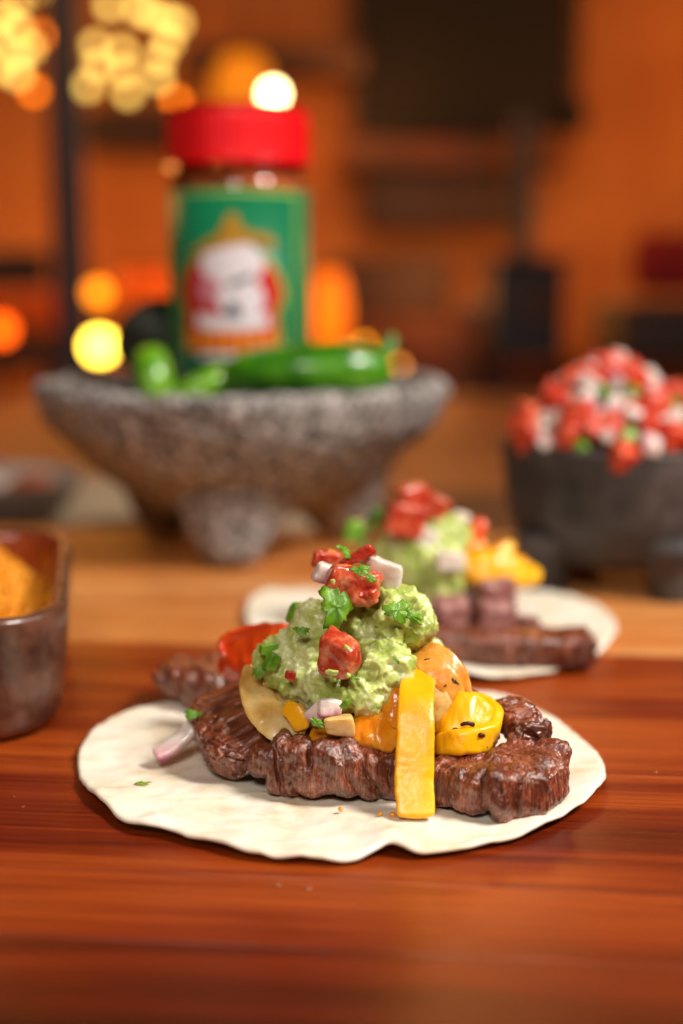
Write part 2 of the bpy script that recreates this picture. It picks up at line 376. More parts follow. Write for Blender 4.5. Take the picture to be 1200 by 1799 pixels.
MAT['lava'] = food('lava_stone', [(.34, '#36312e'), (.44, '#6e6865'), (.54, '#9a9491'), (.66, '#d2cdc9')], 250, .8, 0, bump=(420, .9, .0012), specks=[(230, .05, '#2a2420')], spec=.25)
MAT['iron'] = food('dark_stone', [(.3, '#2a2625'), (.55, '#433e3d'), (.75, '#625a57')], 60, .6, 0, bump=(300, .4, .0008), spec=.35)
MAT['clay'] = food('glazed_clay', [(.3, '#2a150e'), (.46, '#4a2a1e'), (.6, '#6a4432'), (.74, '#8c6650')], 60, .3, 0, bump=(200, .3, .0007), specks=[(90, .02, '#1a0c08')], coat=.3)
MAT['clay_rim'] = food('clay_rim', [(.3, '#6e2a14'), (.6, '#94401c')], 60, .3, 0, bump=(200, .2, .0006), coat=.3)
MAT['rice'] = food('yellow_rice', [(.3, '#d87a08'), (.5, '#eb9c18'), (.75, '#f4b840')], 200, .4, .3, (1, .6, .2), .002)
MAT['salt'] = food('salt', [(.3, '#cfc6c0'), (.7, '#eeeae6')], 300, .6, .2)
MAT['chile_flakes'] = food('chile_flakes', [(.3, '#8a2a08'), (.7, '#c4551c')], 300, .5)
MAT['linen'] = food('linen', [(.3, '#a09078'), (.7, '#b8a88e')], 200, .85, 0, bump=(900, .5, .0006), spec=.2)
MAT['stone_dish'] = food('grey_dish', [(.3, '#857a72'), (.7, '#a59a90')], 60, .5)
MAT['red_plastic'] = plain('red_plastic', '#e40614', .32, coat=.3)
MAT['label_green'] = plain('label_green', '#0c7048', .35)
MAT['label_red'] = plain('label_red', '#c02418', .4)
MAT['label_yellow'] = plain('label_yellow', '#a8c848', .4)
MAT['label_gold'] = plain('label_gold', '#a87c0c', .4)
MAT['label_white'] = plain('label_white', '#dcd4dc', .4)
MAT['label_pink'] = plain('label_pink', '#c87888', .4)
MAT['label_grey'] = plain('label_grey', '#50585c', .4)
MAT['label_orange'] = plain('label_orange', '#e07820', .4)
MAT['seasoning'] = food('seasoning', [(.3, '#a03c0c'), (.7, '#cc6428')], 300, .8)
def glass():
    k = NT('glass'); out = k.t.nodes['Material Output']; tr = k.n('ShaderNodeBsdfTransparent'); gl = k.n('ShaderNodeBsdfGlossy', Roughness=.04); tr.inputs[0].default_value = (.97, .94, .9, 1)
    fr = k.n('ShaderNodeFresnel', IOR=1.5); mx = k.n('ShaderNodeMixShader'); k.l(fr.outputs[0], mx.inputs[0]); k.l(tr.outputs[0], mx.inputs[1]); k.l(gl.outputs[0], mx.inputs[2]); k.l(mx.outputs[0], out.inputs[0]); return k.m
MAT['glass'] = glass()
MAT['stucco'] = food('stucco', [(.3, '#a8683a'), (.5, '#c07c48'), (.7, '#d09058')], 2.2, .9, 0, bump=(60, .5, .01), spec=.1)
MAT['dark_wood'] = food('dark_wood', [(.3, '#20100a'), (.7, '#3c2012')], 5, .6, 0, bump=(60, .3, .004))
MAT['brown_wood'] = food('brown_wood', [(.3, '#40200e'), (.7, '#6a3618')], 5, .6, 0, bump=(60, .3, .004))
MAT['black'] = plain('black_plastic', '#0a0706', .8)
MAT['steel'] = plain('steel', '#38343e', .6, .1)
MAT['stove'] = plain('stove_iron', '#24232c', .5, .3)
MAT['red_cloth'] = food('red_cloth', [(.3, '#7a0604'), (.7, '#a00a06')], 20, .8, 0)
MAT['orange_cloth'] = food('orange_cloth', [(.3, '#d84a08'), (.7, '#f06410')], 20, .8, 0)
MAT['patio'] = food('patio_stone', [(.3, '#4a2c1c'), (.7, '#6e4830')], 3, .8, 0)
def glow(name, col, s): return plain(name, col, .4, 0, col, s)
MAT['bulb'] = glow('bulb_glow', '#ffd468', 3.3)
MAT['bulb_dim'] = glow('bulb_glow_dim', '#ffb840', 20)
MAT['flame'] = glow('flame_glow', '#ffd25a', 60)
MAT['white_glow'] = glow('white_glow', '#ffe9a0', 26)
MAT['amber_glow'] = glow('amber_glow', '#ff9a18', .42)
MAT['orange_glow'] = glow('orange_glow', '#ff7008', 1.6)
MAT['deep_glow'] = glow('deep_glow', '#ff5a08', .45)
#--BODY--

# ================================================================== SETTING
# wall, patio floor, table
add('patio_floor', box(-6, 6, .5, 6.4, -.80, -.76), MAT['patio'], kind='structure', smooth=False)
wall = add('wall', box(-4, 4, 3.6, 3.8, -.8, 2.6), MAT['stucco'], kind='structure', smooth=False)

tb = thing('dining_table', (0, 1.1, -.76), 'long brown plank table that carries the cutting board and bowls', 'table')
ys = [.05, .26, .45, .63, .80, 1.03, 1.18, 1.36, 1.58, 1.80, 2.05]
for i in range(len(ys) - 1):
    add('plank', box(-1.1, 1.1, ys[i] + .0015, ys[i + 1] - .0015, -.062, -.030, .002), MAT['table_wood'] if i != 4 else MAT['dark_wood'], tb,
        label='plank coloured dark for the shade behind the board' if i == 4 else None, smooth=False)  # one plank's dark colour stands for the shadow band behind the board
for x in (-.95, .95):
    for y in (.2, 1.9): add('leg', box(x - .04, x + .04, y - .04, y + .04, -.76, -.063, .004), MAT['table_wood'], tb, smooth=False)

# cutting board: laminated strips, turned a few degrees
TH = R(-5.5)
cb = thing('cutting_board', (0, .45, -.029), 'thick reddish wood cutting board with a pale strip, under the tortillas', 'cutting board')
cb.rotation_euler = (0, 0, TH)
vb = [-.36, -.285, -.215, -.185, -.115, -.055, .003, .06, .125, .19, .235]
for i in range(len(vb) - 1):
    pale = i >= 6
    add('wood_strip', box(-.36, .42, vb[i] + .00003, vb[i + 1] - .00003, 0, .029, .00015, 1), MAT['maple' if pale else 'mahogany'], cb,
        label='pale orange strip of the board' if pale else None, smooth=False, recenter=False)

# ================================================================== BACKGROUND
def bx(px0, px1, py0, py1, Y, dep, bev=.004):
    a, b = P(px0, py1, Y), P(px1, py0, Y); return box(a[0], b[0], Y, Y + dep, a[2], b[2], bev)

# wall mounted screen and mantel
t = thing('television', P(820, 230, 3.45), 'large black screen hanging on the orange wall above the stove', 'television')
add('screen', bx(628, 1012, -80, 222, 3.455, .02), MAT['black'], t, smooth=False)
add('frame', join([bx(616, 626, -90, 232, 3.44, .05), bx(1014, 1024, -90, 232, 3.44, .05), bx(628, 1012, 224, 232, 3.44, .05), bx(628, 1012, -90, -82, 3.44, .05)]), MAT['steel'], t, smooth=False)
t = thing('wall_bracket', P(820, 330, 3.5), 'broad dark wooden shelf fixed to the wall below the screen', 'shelf')
add('shelf_board', bx(600, 1000, 245, 292, 3.38, .2), MAT['brown_wood'], t, smooth=False)
add('shelf_board', bx(640, 930, 300, 400, 3.42, .16), MAT['dark_wood'], t, smooth=False)
t.name = 'wall_shelf'
add('wood_beam', bx(330, 640, 80, 128, 3.3, .14), MAT['dark_wood'], label='dark beam along the wall above the jar, left of the screen', cat='beam', smooth=False)
# stove with flue pipe
sv = thing('wood_stove', P(930, 640, 3.1), 'charcoal iron stove with a tall flue pipe in front of the orange wall', 'stove')
add('body', bx(862, 996, 462, 632, 3.0, .18, .01), MAT['stove'], sv, smooth=False)
add('door', bx(915, 985, 490, 570, 2.985, .014, .004), MAT['dark_wood'], sv, smooth=False)
add('top_plate', bx(850, 1008, 450, 461, 2.97, .24, .004), MAT['stove'], sv, smooth=False)
fp = lathe(dense([(.031, 0), (.031, .32)], .05), 24); c0 = P(918, 450, 3.08); fp.V += c0; add('flue_pipe', fp, MAT['steel'], sv)
knb = ico(.045, 3); knb.V += P(1000, 205, 3.1); 
for x in (875, 985): add('leg', bx(x - 8, x + 8, 633, 690, 3.02, .03, .003), MAT['stove'], sv, smooth=False)
add('round_vent', knb, MAT['black'], label='small round black vent on the wall under the screen', cat='vent')
g = ico(.03, 3); g.V += P(832, 545, 2.6); add('reflection_ball', g, plain('reflection_pink', '#9a6a58', .2), label='dull pinkish ball standing in for a blurred reflection beside the stove', cat='blurred reflection')  # ball coloured like the pale reflection disc it replaces
sb = thing('sideboard', P(700, 700, 3.3), 'low brown wooden sideboard along the wall behind the jar', 'sideboard')
add('cabinet_body', bx(545, 850, 560, 900, 3.2, .35), MAT['brown_wood'], sb, smooth=False)
add('back_panel', bx(590, 790, 452, 552, 3.3, .1), MAT['dark_wood'], sb, smooth=False)
add('cabinet_door', bx(560, 690, 600, 880, 3.185, .013), MAT['brown_wood'], sb, smooth=False)
add('cabinet_door', bx(705, 838, 600, 880, 3.185, .013), MAT['brown_wood'], sb, smooth=False)
add('side_bench', bx(850, 1400, 640, 900, 3.25, .3), MAT['brown_wood'], label='low brown bench along the wall to the right of the stove', cat='bench', smooth=False)
# red chair
ch = thing('red_armchair', P(1180, 700, 2.5), 'dark red armchair at the right edge behind the bowl of salsa', 'chair')
add('back_cushion', bx(1120, 1360, 405, 515, 2.5, .1, .03), MAT['red_cloth'], ch, smooth=False)
add('seat', bx(1090, 1380, 530, 640, 2.4, .3, .02), MAT['dark_wood'], ch, smooth=False)
for x in (1105, 1350): add('leg', bx(x, x + 14, 641, 900, 2.42, .02, .002), MAT['dark_wood'], ch, smooth=False)
# left: steel post and things by it
pm = lathe(dense([(.029, -1.2), (.029, 1.25)], .2), 24); q = P(118, 300, 2.2); pm.V += (q[0], q[1], .45)
add('steel_post', pm, MAT['steel'], label='dark blue-grey steel post at the left that holds the string lights', cat='post')
add('wall_shade_block', bx(150, 320, 190, 262, 3.45, .12), MAT['dark_wood'], label='short dark block for a shadow blotch on the wall under the string lights', cat='shadow blotch', smooth=False)  # dark block added where shade browns the wall
bn = thing('patio_bench', P(40, 700, 3.0), 'brown bench with an orange cushion left of the steel post', 'bench')
add('backrest', bx(-140, 78, 440, 506, 3.0, .05), MAT['dark_wood'], bn, smooth=False)
add('cushion', bx(-140, 92, 517, 582, 2.9, .2, .02), MAT['orange_cloth'], bn, smooth=False)
add('seat', bx(-150, 100, 590, 650, 2.88, .25), MAT['brown_wood'], bn, smooth=False)
for x in (-140, 80): add('leg', bx(x, x + 14, 651, 900, 2.9, .03, .002), MAT['brown_wood'], bn, smooth=False)

# string lights: wire and bulbs
bulbs = [(168, 80), (214, 88), (280, 102), (172, 116), (218, 125), (278, 138), (154, 152), (225, 164), (193, 10), (265, 25), (290, 32), (312, 40),
         (32, 52), (8, 30), (32, 100), (32, 132), (0, 120), (-8, 60), (102, -10), (30, 5), (80, -20), (-30, 90), (240, -30), (245, 18), (296, 72), (52, 84)]
YL = 2.3; mb = ico(.0115, 3); meb = mb.to('bulb'); meb.materials.append(MAT['bulb']); meb.polygons.foreach_set("use_smooth", [True] * len(meb.polygons))
sock = lathe([(.0001, .013), (.004, .013), (.004, .024), (.0001, .024)], 10).to('socket'); sock.materials.append(MAT['black'])
sl = thing('string_lights', P(150, -60, YL), 'string of small glowing yellow bulbs hanging from the steel post', 'string lights')
for k, (a, b) in enumerate(bulbs):
    p = P(a, b, YL + .06 * math.sin(k * 2.1)) - np.array(sl.location)
    inst('bulb', meb, p, parent=sl); inst('socket', sock, p, parent=sl)
order = sorted(range(len(bulbs)), key=lambda i: bulbs[i][0])
wp = [P(bulbs[i][0], bulbs[i][1] - 12, YL + .06 * math.sin(i * 2.1)) for i in order]
add('wire', sweep(wp, .002, .002, nrm=(0, 1, 0.01), nu=200, nv=6, sq=2), MAT['black'], sl)
for k, (a, b, txt) in enumerate([(75, 62, 'faint orange bulb left of the steel post, upper one'), (96, 130, 'faint orange bulb half behind the steel post'), (310, 178, 'faint orange bulb left of the red jar cap, lowest of the string'),
        (130, 30, 'faint orange bulb at the top between the two yellow bulb clusters'), (60, 160, 'faint orange bulb left of the steel post, lower one')]):
    g = ico(.012, 2); g.V += P(a, b, 3.0)
    add('faint_bulb', g, glow('faint_glow', '#ff7a10', 7), label=txt, cat='bulb', group='faint orange bulbs behind the string lights')

def lamp(name, px, py, Y, r, m, label, cat, base=True, hang=False):
    c = P(px, py, Y); t = thing(name, (c[0], c[1], c[2] - r * 1.6), label, cat)
    g = lathe(smoothprof([(.0001, -r), (r * .72, -r * .72), (r, 0), (r * .72, r * .72), (.0001, r)], 20), 20); g.V += c; add('glowing_globe', g, m, t)
    if hang:
        b = lathe([(.0001, r * .9), (r * .6, r * 1.0), (r * .6, r * 1.9), (.0001, r * 2.0)], 16); b.V += c; add('socket', b, MAT['black'], t)
        b = lathe([(.0015, r * 2.0), (.0015, 1.4)], 6); b.V += c; add('cord', b, MAT['black'], t)
    else:
        b = lathe([(.0001, -r * 1.6), (r * .7, -r * 1.6), (r * .7, -r * 1.1), (.0001, -r * 1.05)], 20); b.V += c; add('socket', b, MAT['black'], t)
        zf = (-.030 if Y < 2.05 else -.76) - c[2]
        b = lathe([(.0001, zf), (r * 1.3, zf), (r * 1.3, zf + .004), (r * .25, zf + .008), (r * .25, -r * 1.6)], 16); b.V += c; add('stand', b, MAT['black'], t)
    return t
lamp('round_lamp', 480, 165, 2.6, .0145, MAT['white_glow'], 'bright white-yellow lamp glowing just above the red cap', 'lamp', hang=True)
lamp('candle_light', 175, 608, 1.7, .018, glow('candle', '#ffcf40', 16), 'bright yellow candle light behind the left rim of the stone mortar', 'candle')
lamp('amber_candle', 172, 515, 1.95, .016, glow('candle_amber', '#ff8a10', 4), 'orange candle light directly above the bright yellow one', 'candle')
lamp('small_candle', 272, 628, 1.8, .01, glow('candle_small', '#ff8a10', 12), 'small orange light behind the green chile stub', 'candle')
lamp('edge_candle', 2, 580, 2.2, .02, glow('candle_edge', '#ff5a08', 5), 'orange-red light at the left edge beside the cushion', 'candle')
lamp('round_candle', 640, 606, 2.0, .006, glow('candle_round', '#ff9a10', 7), 'small orange light behind the stem of the long green jalapeno', 'candle')
lamp('pale_candle', 700, 645, 2.0, .006, glow('candle_pale', '#ffa040', 6), 'small orange light at the right end of the long green jalapeno', 'candle')
def shade(name, px, py, Y, wd, ht, m, label):
    c = P(px, py, Y); r = M_(wd / 2, Y); h = M_(ht / 2, Y)
    t = thing(name, (c[0], c[1], c[2] - h * 1.15), label, 'lantern')
    s = lathe(smoothprof([(r * .6, -h), (r * .95, -h * .6), (r, 0), (r * .8, h * .7), (r * .5, h)], 24), 28); s.V += c; add('glass_shade', s, m, t)
    for z0, z1, nm in ((-1.15, -1.0, 'base'), (1.0, 1.15, 'lid')):
        b = lathe([(.0001, z0 * h), (r * .62, z0 * h), (r * .62, z1 * h), (.0001, z1 * h)], 24); b.V += c; add(nm, b, MAT['dark_wood'], t)
    zf = -.76 - c[2]
    if py > 300: b = lathe([(.0001, zf), (.06, zf), (.06, zf + .01), (.008, zf + .014), (.008, -1.15 * h)], 20); b.V += c; add('stand', b, MAT['dark_wood'], t)
    else: b = lathe([(.003, 1.15 * h), (.003, 1.2)], 6); b.V += c; add('cord', b, MAT['black'], t)
shade('amber_lantern', 425, 145, 2.9, 100, 90, MAT['amber_glow'], 'amber glass lantern glowing behind the top of the jar')
shade('orange_lantern', 580, 545, 2.9, 58, 130, MAT['orange_glow'], 'orange glass lantern glowing to the right of the jar')
shade('low_lantern', 255, 505, 3.0, 120, 60, MAT['deep_glow'], 'flat orange lantern glowing between the steel post and the jar')

# ================================================================== TORTILLAS
def tortilla(outline, zed, label, seed, lifts, rel=.0022):
    o = np.array([G(a, b, zed)[:2] for a, b in outline]); c = (o.max(0) + o.min(0)) / 2
    th = np.arctan2(*(o - c).T[::-1]); r = np.linalg.norm(o - c, axis=1); k = np.argsort(th); th, r = th[k], r[k]
    nt, nr = 420, 110; a = np.linspace(-math.pi, math.pi, nt, endpoint=False)
    rr = np.interp(a, th, r, period=2 * math.pi); ker = np.ones(5) / 5
    rr = np.convolve(np.concatenate([rr[-2:], rr, rr[:2]]), ker, 'valid')
    rr = rr * (1 + .004 * fbm(np.stack([np.cos(a) * 9, np.sin(a) * 9, a * 0 + seed], 1), 3))
    s = np.linspace(0, 1, nr) ** .85; s[0] = .004
    XY = c + np.stack([np.outer(s, rr * np.cos(a)), np.outer(s, rr * np.sin(a))], -1).reshape(nr, nt, 2)
    p = np.concatenate([XY.reshape(-1, 2), np.full((nr * nt, 1), seed)], 1)
    relief = .0011 * fbm(p * [38, 38, 1], 3) + .0004 * fbm(p * [120, 120, 1], 3) + .0005 * (1 - np.abs(fbm(p * [55, 90, 1] + 9, 2))) ** 4
    S = np.repeat(s, nt); A = np.tile(a, nr)
    wave = .0012 * fbm(np.stack([np.cos(A) * 2.6, np.sin(A) * 2.6, A * 0 + seed + 3], 1), 3)
    lift = wave * S ** 3 + .0009 * S ** 4
    for (px, py, amp, sig) in lifts:
        q = G(px, py, zed)[:2]; d = np.linalg.norm(XY.reshape(-1, 2) - q, axis=1); lift = lift + amp * np.exp(-(d / sig) ** 2) * S
    ztop = .0014 + np.maximum(relief, -.0008) + np.maximum(lift, -.0004)
    edge = np.clip((1 - S) / .012, 0, 1) ** .5
    zt = ztop - (1 - edge) * .0006; zb = np.maximum(ztop - .0015, .0003) + (1 - edge) * .0004
    zb = np.minimum(zb, zt - .0002)
    top = np.concatenate([XY.reshape(-1, 2), zt[:, None]], 1); bot = np.concatenate([XY.reshape(-1, 2), zb[:, None]], 1)
    V = np.vstack([top, bot, [[c[0], c[1], zt[:nt].mean()]], [[c[0], c[1], zb[:nt].mean()]]]); N = nr * nt; F = []
    for i in range(nr - 1):
        for j in range(nt):
            j2 = (j + 1) % nt
            F.append((i * nt + j, (i + 1) * nt + j, (i + 1) * nt + j2, i * nt + j2)); F.append((N + i * nt + j, N + i * nt + j2, N + (i + 1) * nt + j2, N + (i + 1) * nt + j))
    for j in range(nt):
        j2 = (j + 1) % nt; e = (nr - 1) * nt
        F.append((e + j, N + e + j, N + e + j2, e + j2)); F.append((2 * N, j, j2)); F.append((2 * N + 1, N + j2, N + j))
    return add('flour_tortilla', Mesh(V, F), MAT['tortilla'], label=label, cat='tortilla', group='flour tortillas on the board')
front_outline = [(137, 1347), (139, 1320), (150, 1298), (175, 1272), (210, 1252), (250, 1242), (300, 1232), (400, 1206), (520, 1188), (640, 1182), (740, 1190), (820, 1210), (860, 1216), (905, 1226),
                 (960, 1252), (1010, 1287), (1045, 1320), (1062, 1348), (1064, 1372), (1052, 1396), (1020, 1420), (985, 1438), (950, 1453), (900, 1472), (850, 1482), (800, 1492), (750, 1499),
                 (718, 1498), (703, 1493), (687, 1488), (672, 1493), (650, 1501), (620, 1508), (590, 1511), (566, 1509), (549, 1506), (530, 1508), (500, 1506), (474, 1504), (440, 1499), (412, 1493),
                 (370, 1479), (345, 1476), (328, 1471), (312, 1466), (303, 1463), (290, 1460), (270, 1459), (257, 1457), (240, 1453), (220, 1447), (191, 1422), (166, 1402), (145, 1377)]
tortilla(front_outline, .002, 'flour tortilla nearest the camera, in sharp focus under steak and guacamole', 2.2,
         [(687, 1480, .0022, .0055), (290, 1450, .0018, .007), (549, 1502, .0010, .005), (166, 1400, .0018, .014), (1050, 1395, .002, .014), (420, 1490, .0009, .012), (950, 1450, .001, .01)])
rear_outline = [(432, 1080), (440, 1062), (465, 1048), (510, 1041), (600, 1034), (700, 1030), (800, 1030), (900, 1036), (960, 1038), (1010, 1047), (1050, 1062), (1075, 1085), (1083, 1108),
                (1075, 1132), (1050, 1150), (1010, 1166), (960, 1180), (900, 1190), (850, 1193), (800, 1190), (740, 1185), (640, 1180), (540, 1160), (470, 1130), (440, 1105)]
tortilla(rear_outline, .002, 'blurred flour tortilla of the second taco, behind the front one', 8.1, [(1070, 1130, .002, .012), (450, 1060, .003, .02), (800, 1190, .002, .012)])

# ================================================================== STEAK
def steak(pts, wd, th, seed, label=None, nu=150, nv=110, fib=1.0, crack=1.0, up=(0, 0, 1), sq=3.4, name='steak_strip', group=None, endp=5, lump=1.0):
    m = sweep(pts, wd, th, nrm=up, nu=nu, nv=nv, sq=sq, endp=endp)
    u, v = m.uv.T * 1000      # mm
    per = v.max() + .3
    cv = np.stack([np.cos(v / per * 2 * math.pi), np.sin(v / per * 2 * math.pi)], 1) * per / (2 * math.pi)
    P3 = m.V * 1000
    warp = fbm(P3 / 7 + seed, 2)
    us = u + 2.6 * warp + .30 * cv[:, 0]
    f1 = pn(np.stack([us / 1.3, cv[:, 0] / 9, cv[:, 1] / 9 + seed * 3], 1))
    f2 = 1 - 2.2 * np.abs(pn(np.stack([us / .9, cv[:, 0] / 5, cv[:, 1] / 5 + seed * 5], 1)))
    g = np.abs(pn(np.stack([us / 3.2, cv[:, 0] / 7, cv[:, 1] / 7 + seed], 1)))
    g2 = np.abs(pn(P3 / 3.5 + seed * 4))
    d = fib * (.62 * f1 + .42 * f2) - crack * 2.0 * np.clip(1 - g / .13, 0, 1) ** .8 - crack * .5 * np.clip(1 - g2 / .08, 0, 1)
    d += lump * (.9 * fbm(P3 / 8 + seed * 2, 3)) + .42 * fbm(P3 / 1.6 + seed, 4, .65)
    m.disp(d / 1000)
    m.V[:, 2] = np.maximum(m.V[:, 2], .0016)
    return add(name, m, MAT['steak'], label=label, cat='steak', group=group)
def grain_steak(pts, wd, ht, seed, label, lean=.2, step=(.0014, .0052), vox=.00036, group=None, name='steak_strip'):
    """meat cut across the grain: leaning upright fibre bundles of uneven width, fused into one piece"""
    q = np.random.default_rng(int(seed * 10)); C = curve_pts(pts, 200); L = np.concatenate([[0], np.cumsum(np.linalg.norm(np.diff(C, axis=0), axis=1))])
    wv = lambda t: np.interp(t, np.linspace(0, 1, len(wd)), wd); hv = lambda t: np.interp(t, np.linspace(0, 1, len(ht)), ht)
    ms = [sweep(C[6:-6:6], [wv(t) * .8 for t in (.1, .3, .5, .7, .9)], [hv(t) * .78 for t in (.1, .3, .5, .7, .9)], nrm=(0, 0, 1), nu=60, nv=24, sq=4, endp=5)]
    x = step[0] * .5
    while x < L[-1]:
        st = q.uniform(*step); t = x / L[-1]; c = np.array([np.interp(x, L, C[:, k]) for k in range(3)]); c2 = np.array([np.interp(min(x + .001, L[-1]), L, C[:, k]) for k in range(3)])
        c1 = np.array([np.interp(max(x - .001, 0), L, C[:, k]) for k in range(3)]); T = c2 - c1; T[2] = 0; T /= np.linalg.norm(T); Nn = np.array([-T[1], T[0], 0]); Z = np.array([0, 0, 1.0])
        for side in (-1, 1):
            endk = 1 - .35 * max(0, abs(2 * t - 1) - .8) / .2
            d = wv(t) * q.uniform(.46, .60) * endk; h = hv(t) * q.uniform(.80, 1.08) * endk
            m = chunk((st * 1.9, d, h), 2.2, 9, .12, 1.0, seed=seed + x * 3000 + side)
            le = lean * (1 + .5 * math.sin(x * 220 + seed)) + q.uniform(-.22, .22); tip = q.uniform(-.10, .10)
            V = m.V; V = np.stack([V[:, 0] * (1 - .25 * V[:, 2] / h) + V[:, 2] * le, V[:, 1] + V[:, 2] * tip, V[:, 2]], 1)
            V = V[:, :1] * T + V[:, 1:2] * Nn + V[:, 2:] * Z
            ms.append(Mesh(V + c + Nn * side * wv(t) * .24 + Nn * q.uniform(-.0007, .0007) + Z * q.uniform(-.0006, .0006), m.F))
        x += st
    m = smooth(remesh(join(ms), vox), 1); P3 = m.V * 1000; w_ = 1.2 * fbm(P3 / 6 + seed, 2)[:, None]
    f = np.stack([P3[:, 0] + w_[:, 0] - lean * P3[:, 2], P3[:, 1] + w_[:, 0], P3[:, 2] / 9], 1)
    d = .34 * pn(f / [.9, .9, 1] + seed) + .26 * (1 - 2 * np.abs(pn(f / [.7, .7, 1] + seed * 2))) + .7 * fbm(P3 / 7 + seed, 2) + .18 * fbm(P3 / 1.3, 3)
    m.disp(d / 1000); m.V[:, 2] = np.maximum(m.V[:, 2], .0014)
    return add(name, m, MAT['steak_grain'], label=label, cat='steak', group=group)
GF = 'grilled steak pieces on the front tortilla'
grain_steak([W(300, .386, .0085), W(350, .386, .0085), (W(400, .382, .009)), W(450, .376, .010)], [.018, .024, .024, .022], [.010, .013, .014, .013], 1, 'dark blurred steak piece behind the glossy flat slab, at the front tortilla\'s back left', lean=-.35, group=GF, vox=.0006)
steak([W(384, .350, .0135), W(408, .337, .0125), W(432, .325, .0115), W(462, .316, .0085)], [.017, .023, .024, .019], [.010, .0120, .0125, .010], 2.3,
      'glossy flat slab of steak at the left end, beside the fallen onion sliver', fib=.38, crack=.35, up=(-.10, -.55, 1), group=GF, nu=200, nv=170, lump=.8, endp=6, sq=4.5)
grain_steak([W(478, .321, .0085), W(540, .318, .0095), W(610, .3145, .0098), W(660, .313, .0092), W(700, .314, .008)], [.024, .027, .028, .026, .022], [.0140, .0165, .0170, .0158, .0140], 3.7,
      'ridged steak strip with vertical fibres in the middle of the front tortilla', lean=-.16, group=GF)
grain_steak([W(690, .316, .008), W(760, .312, .0078), W(820, .305, .008), W(870, .2995, .0085), W(905, .300, .009), W(935, .306, .0095), W(944, .314, .010)], [.019, .019, .020, .020, .019, .018, .016],
      [.0115, .0115, .0120, .0130, .0138, .0142, .012], 5.1, 'thick steak strip that bends at the right end of the front tortilla', lean=.22, group=GF, step=(.0018, .0060))
steak([W(768, .324, .0155), W(800, .317, .0170), W(840, .312, .0160), W(868, .309, .0145)], .009, .0060, 6.2, 'thin charred steak edge lying on top of the bent strip, under the yellow loop', fib=.5, crack=.4, group=GF, nu=110, nv=70)
steak([W(948, .312, .0155), W(920, .318, .0170), W(895, .326, .0175), W(868, .335, .014)], .010, .008, 7.4, 'narrow crusty steak ridge at the back right of the front tortilla', fib=.7, crack=.6, group=GF, nu=140, nv=90)
steak([W(480, .346, .010), W(620, .346, .011), W(760, .342, .010), W(830, .338, .009)], .030, .017, 8.8, 'steak strip mostly hidden under the guacamole and peppers in front', group=GF, nu=160, nv=70)

# ================================================================== PEPPERS AND ONIONS, FRONT
def strip(name, pts, wd, th, mat, label, cat, nrm=None, wdir=None, seed=0, amp=.0004, fr=300, group=None, sq=3.2, nu=90, nv=36, endp=5, minz=.0016):
    m = sweep(pts, wd, th, nrm=nrm, wdir=wdir, nu=nu, nv=nv, sq=sq, endp=endp)
    m.disp(amp * fbm(m.V * fr + seed, 3)); m.V[:, 2] = np.maximum(m.V[:, 2], minz)
    return add(name, m, MAT[mat], label=label, cat=cat, group=group)
BP = 'bell pepper strips on the front tortilla'
strip('yellow_pepper_strip', [P(742, 1158, .332), P(737, 1185, .318), P(731, 1230, .3065), P(730, 1300, .300), P(728, 1370, .2955), P(731, 1438, .2905)], [.0075, .0088, .0090, .0094, .0096, .0092], .0024, 'yellow_pepper',
      'flat bright yellow pepper strip hanging down over the steak onto the tortilla', 'pepper strip', nrm=(0, -1, .25), seed=1, group=BP, endp=9, sq=4.5, amp=.0003)
strip('yellow_pepper_ring', [P(766, 1308, .310), P(800, 1305, .306), P(838, 1300, .3065), P(862, 1290, .310), P(864, 1268, .315), P(842, 1250, .319), P(806, 1244, .320), P(775, 1248, .320)], [.0062, .0068, .0066, .007, .0085, .0095, .009, .007], .0036, 'yellow_pepper',
      'curled yellow pepper ring at the right of the guacamole, with a painted dark slit', 'pepper strip', wdir=(.35, .22, .9), seed=2, group=BP, amp=.0005)
strip('yellow_pepper_ring', [P(760, 1262, .320), P(797, 1254, .3130), P(832, 1257, .3120), P(858, 1276, .3110)], [.0105, .0120, .0115, .008], .003, 'yellow_pepper',
      'broad yellow pepper piece forming the upper side of the curled ring', 'pepper strip', nrm=(.1, -.75, .65), seed=2.6, group=BP, amp=.0005)
for pts_, w_, mt_, tx_ in [([(700, 1138, .334), (748, 1140, .325), (787, 1163, .3205), (810, 1203, .319), (814, 1260, .320)], .0054, 'amber_onion', 'outermost amber onion strand curving down right of the guacamole'),
                  ([(700, 1155, .330), (744, 1160, .3210), (779, 1188, .3170), (797, 1228, .3155), (797, 1275, .317)], .0066, 'amber_onion', 'second amber onion strand from the right, flecked with dark herbs'),
                  ([(705, 1172, .326), (738, 1188, .3180), (763, 1216, .3145), (776, 1252, .3135), (772, 1302, .315)], .0062, 'cream_onion', 'third onion strand from the right, paler than its neighbours'),
                  ([(712, 1200, .322), (735, 1215, .3165), (749, 1245, .3145), (752, 1302, .314)], .0060, 'amber_onion', 'innermost amber onion strand, directly beside the long yellow strip')]:
    strip('caramelised_onion', [P(*q_) for q_ in pts_], [w_ * .8, w_, w_ * 1.1, w_ * .9], .0015, mt_, tx_, 'onion slice', nrm=(.25, -.9, .55), seed=w_ * 3000, amp=.0005, fr=240, endp=12, group='grilled onion strands right of the guacamole')
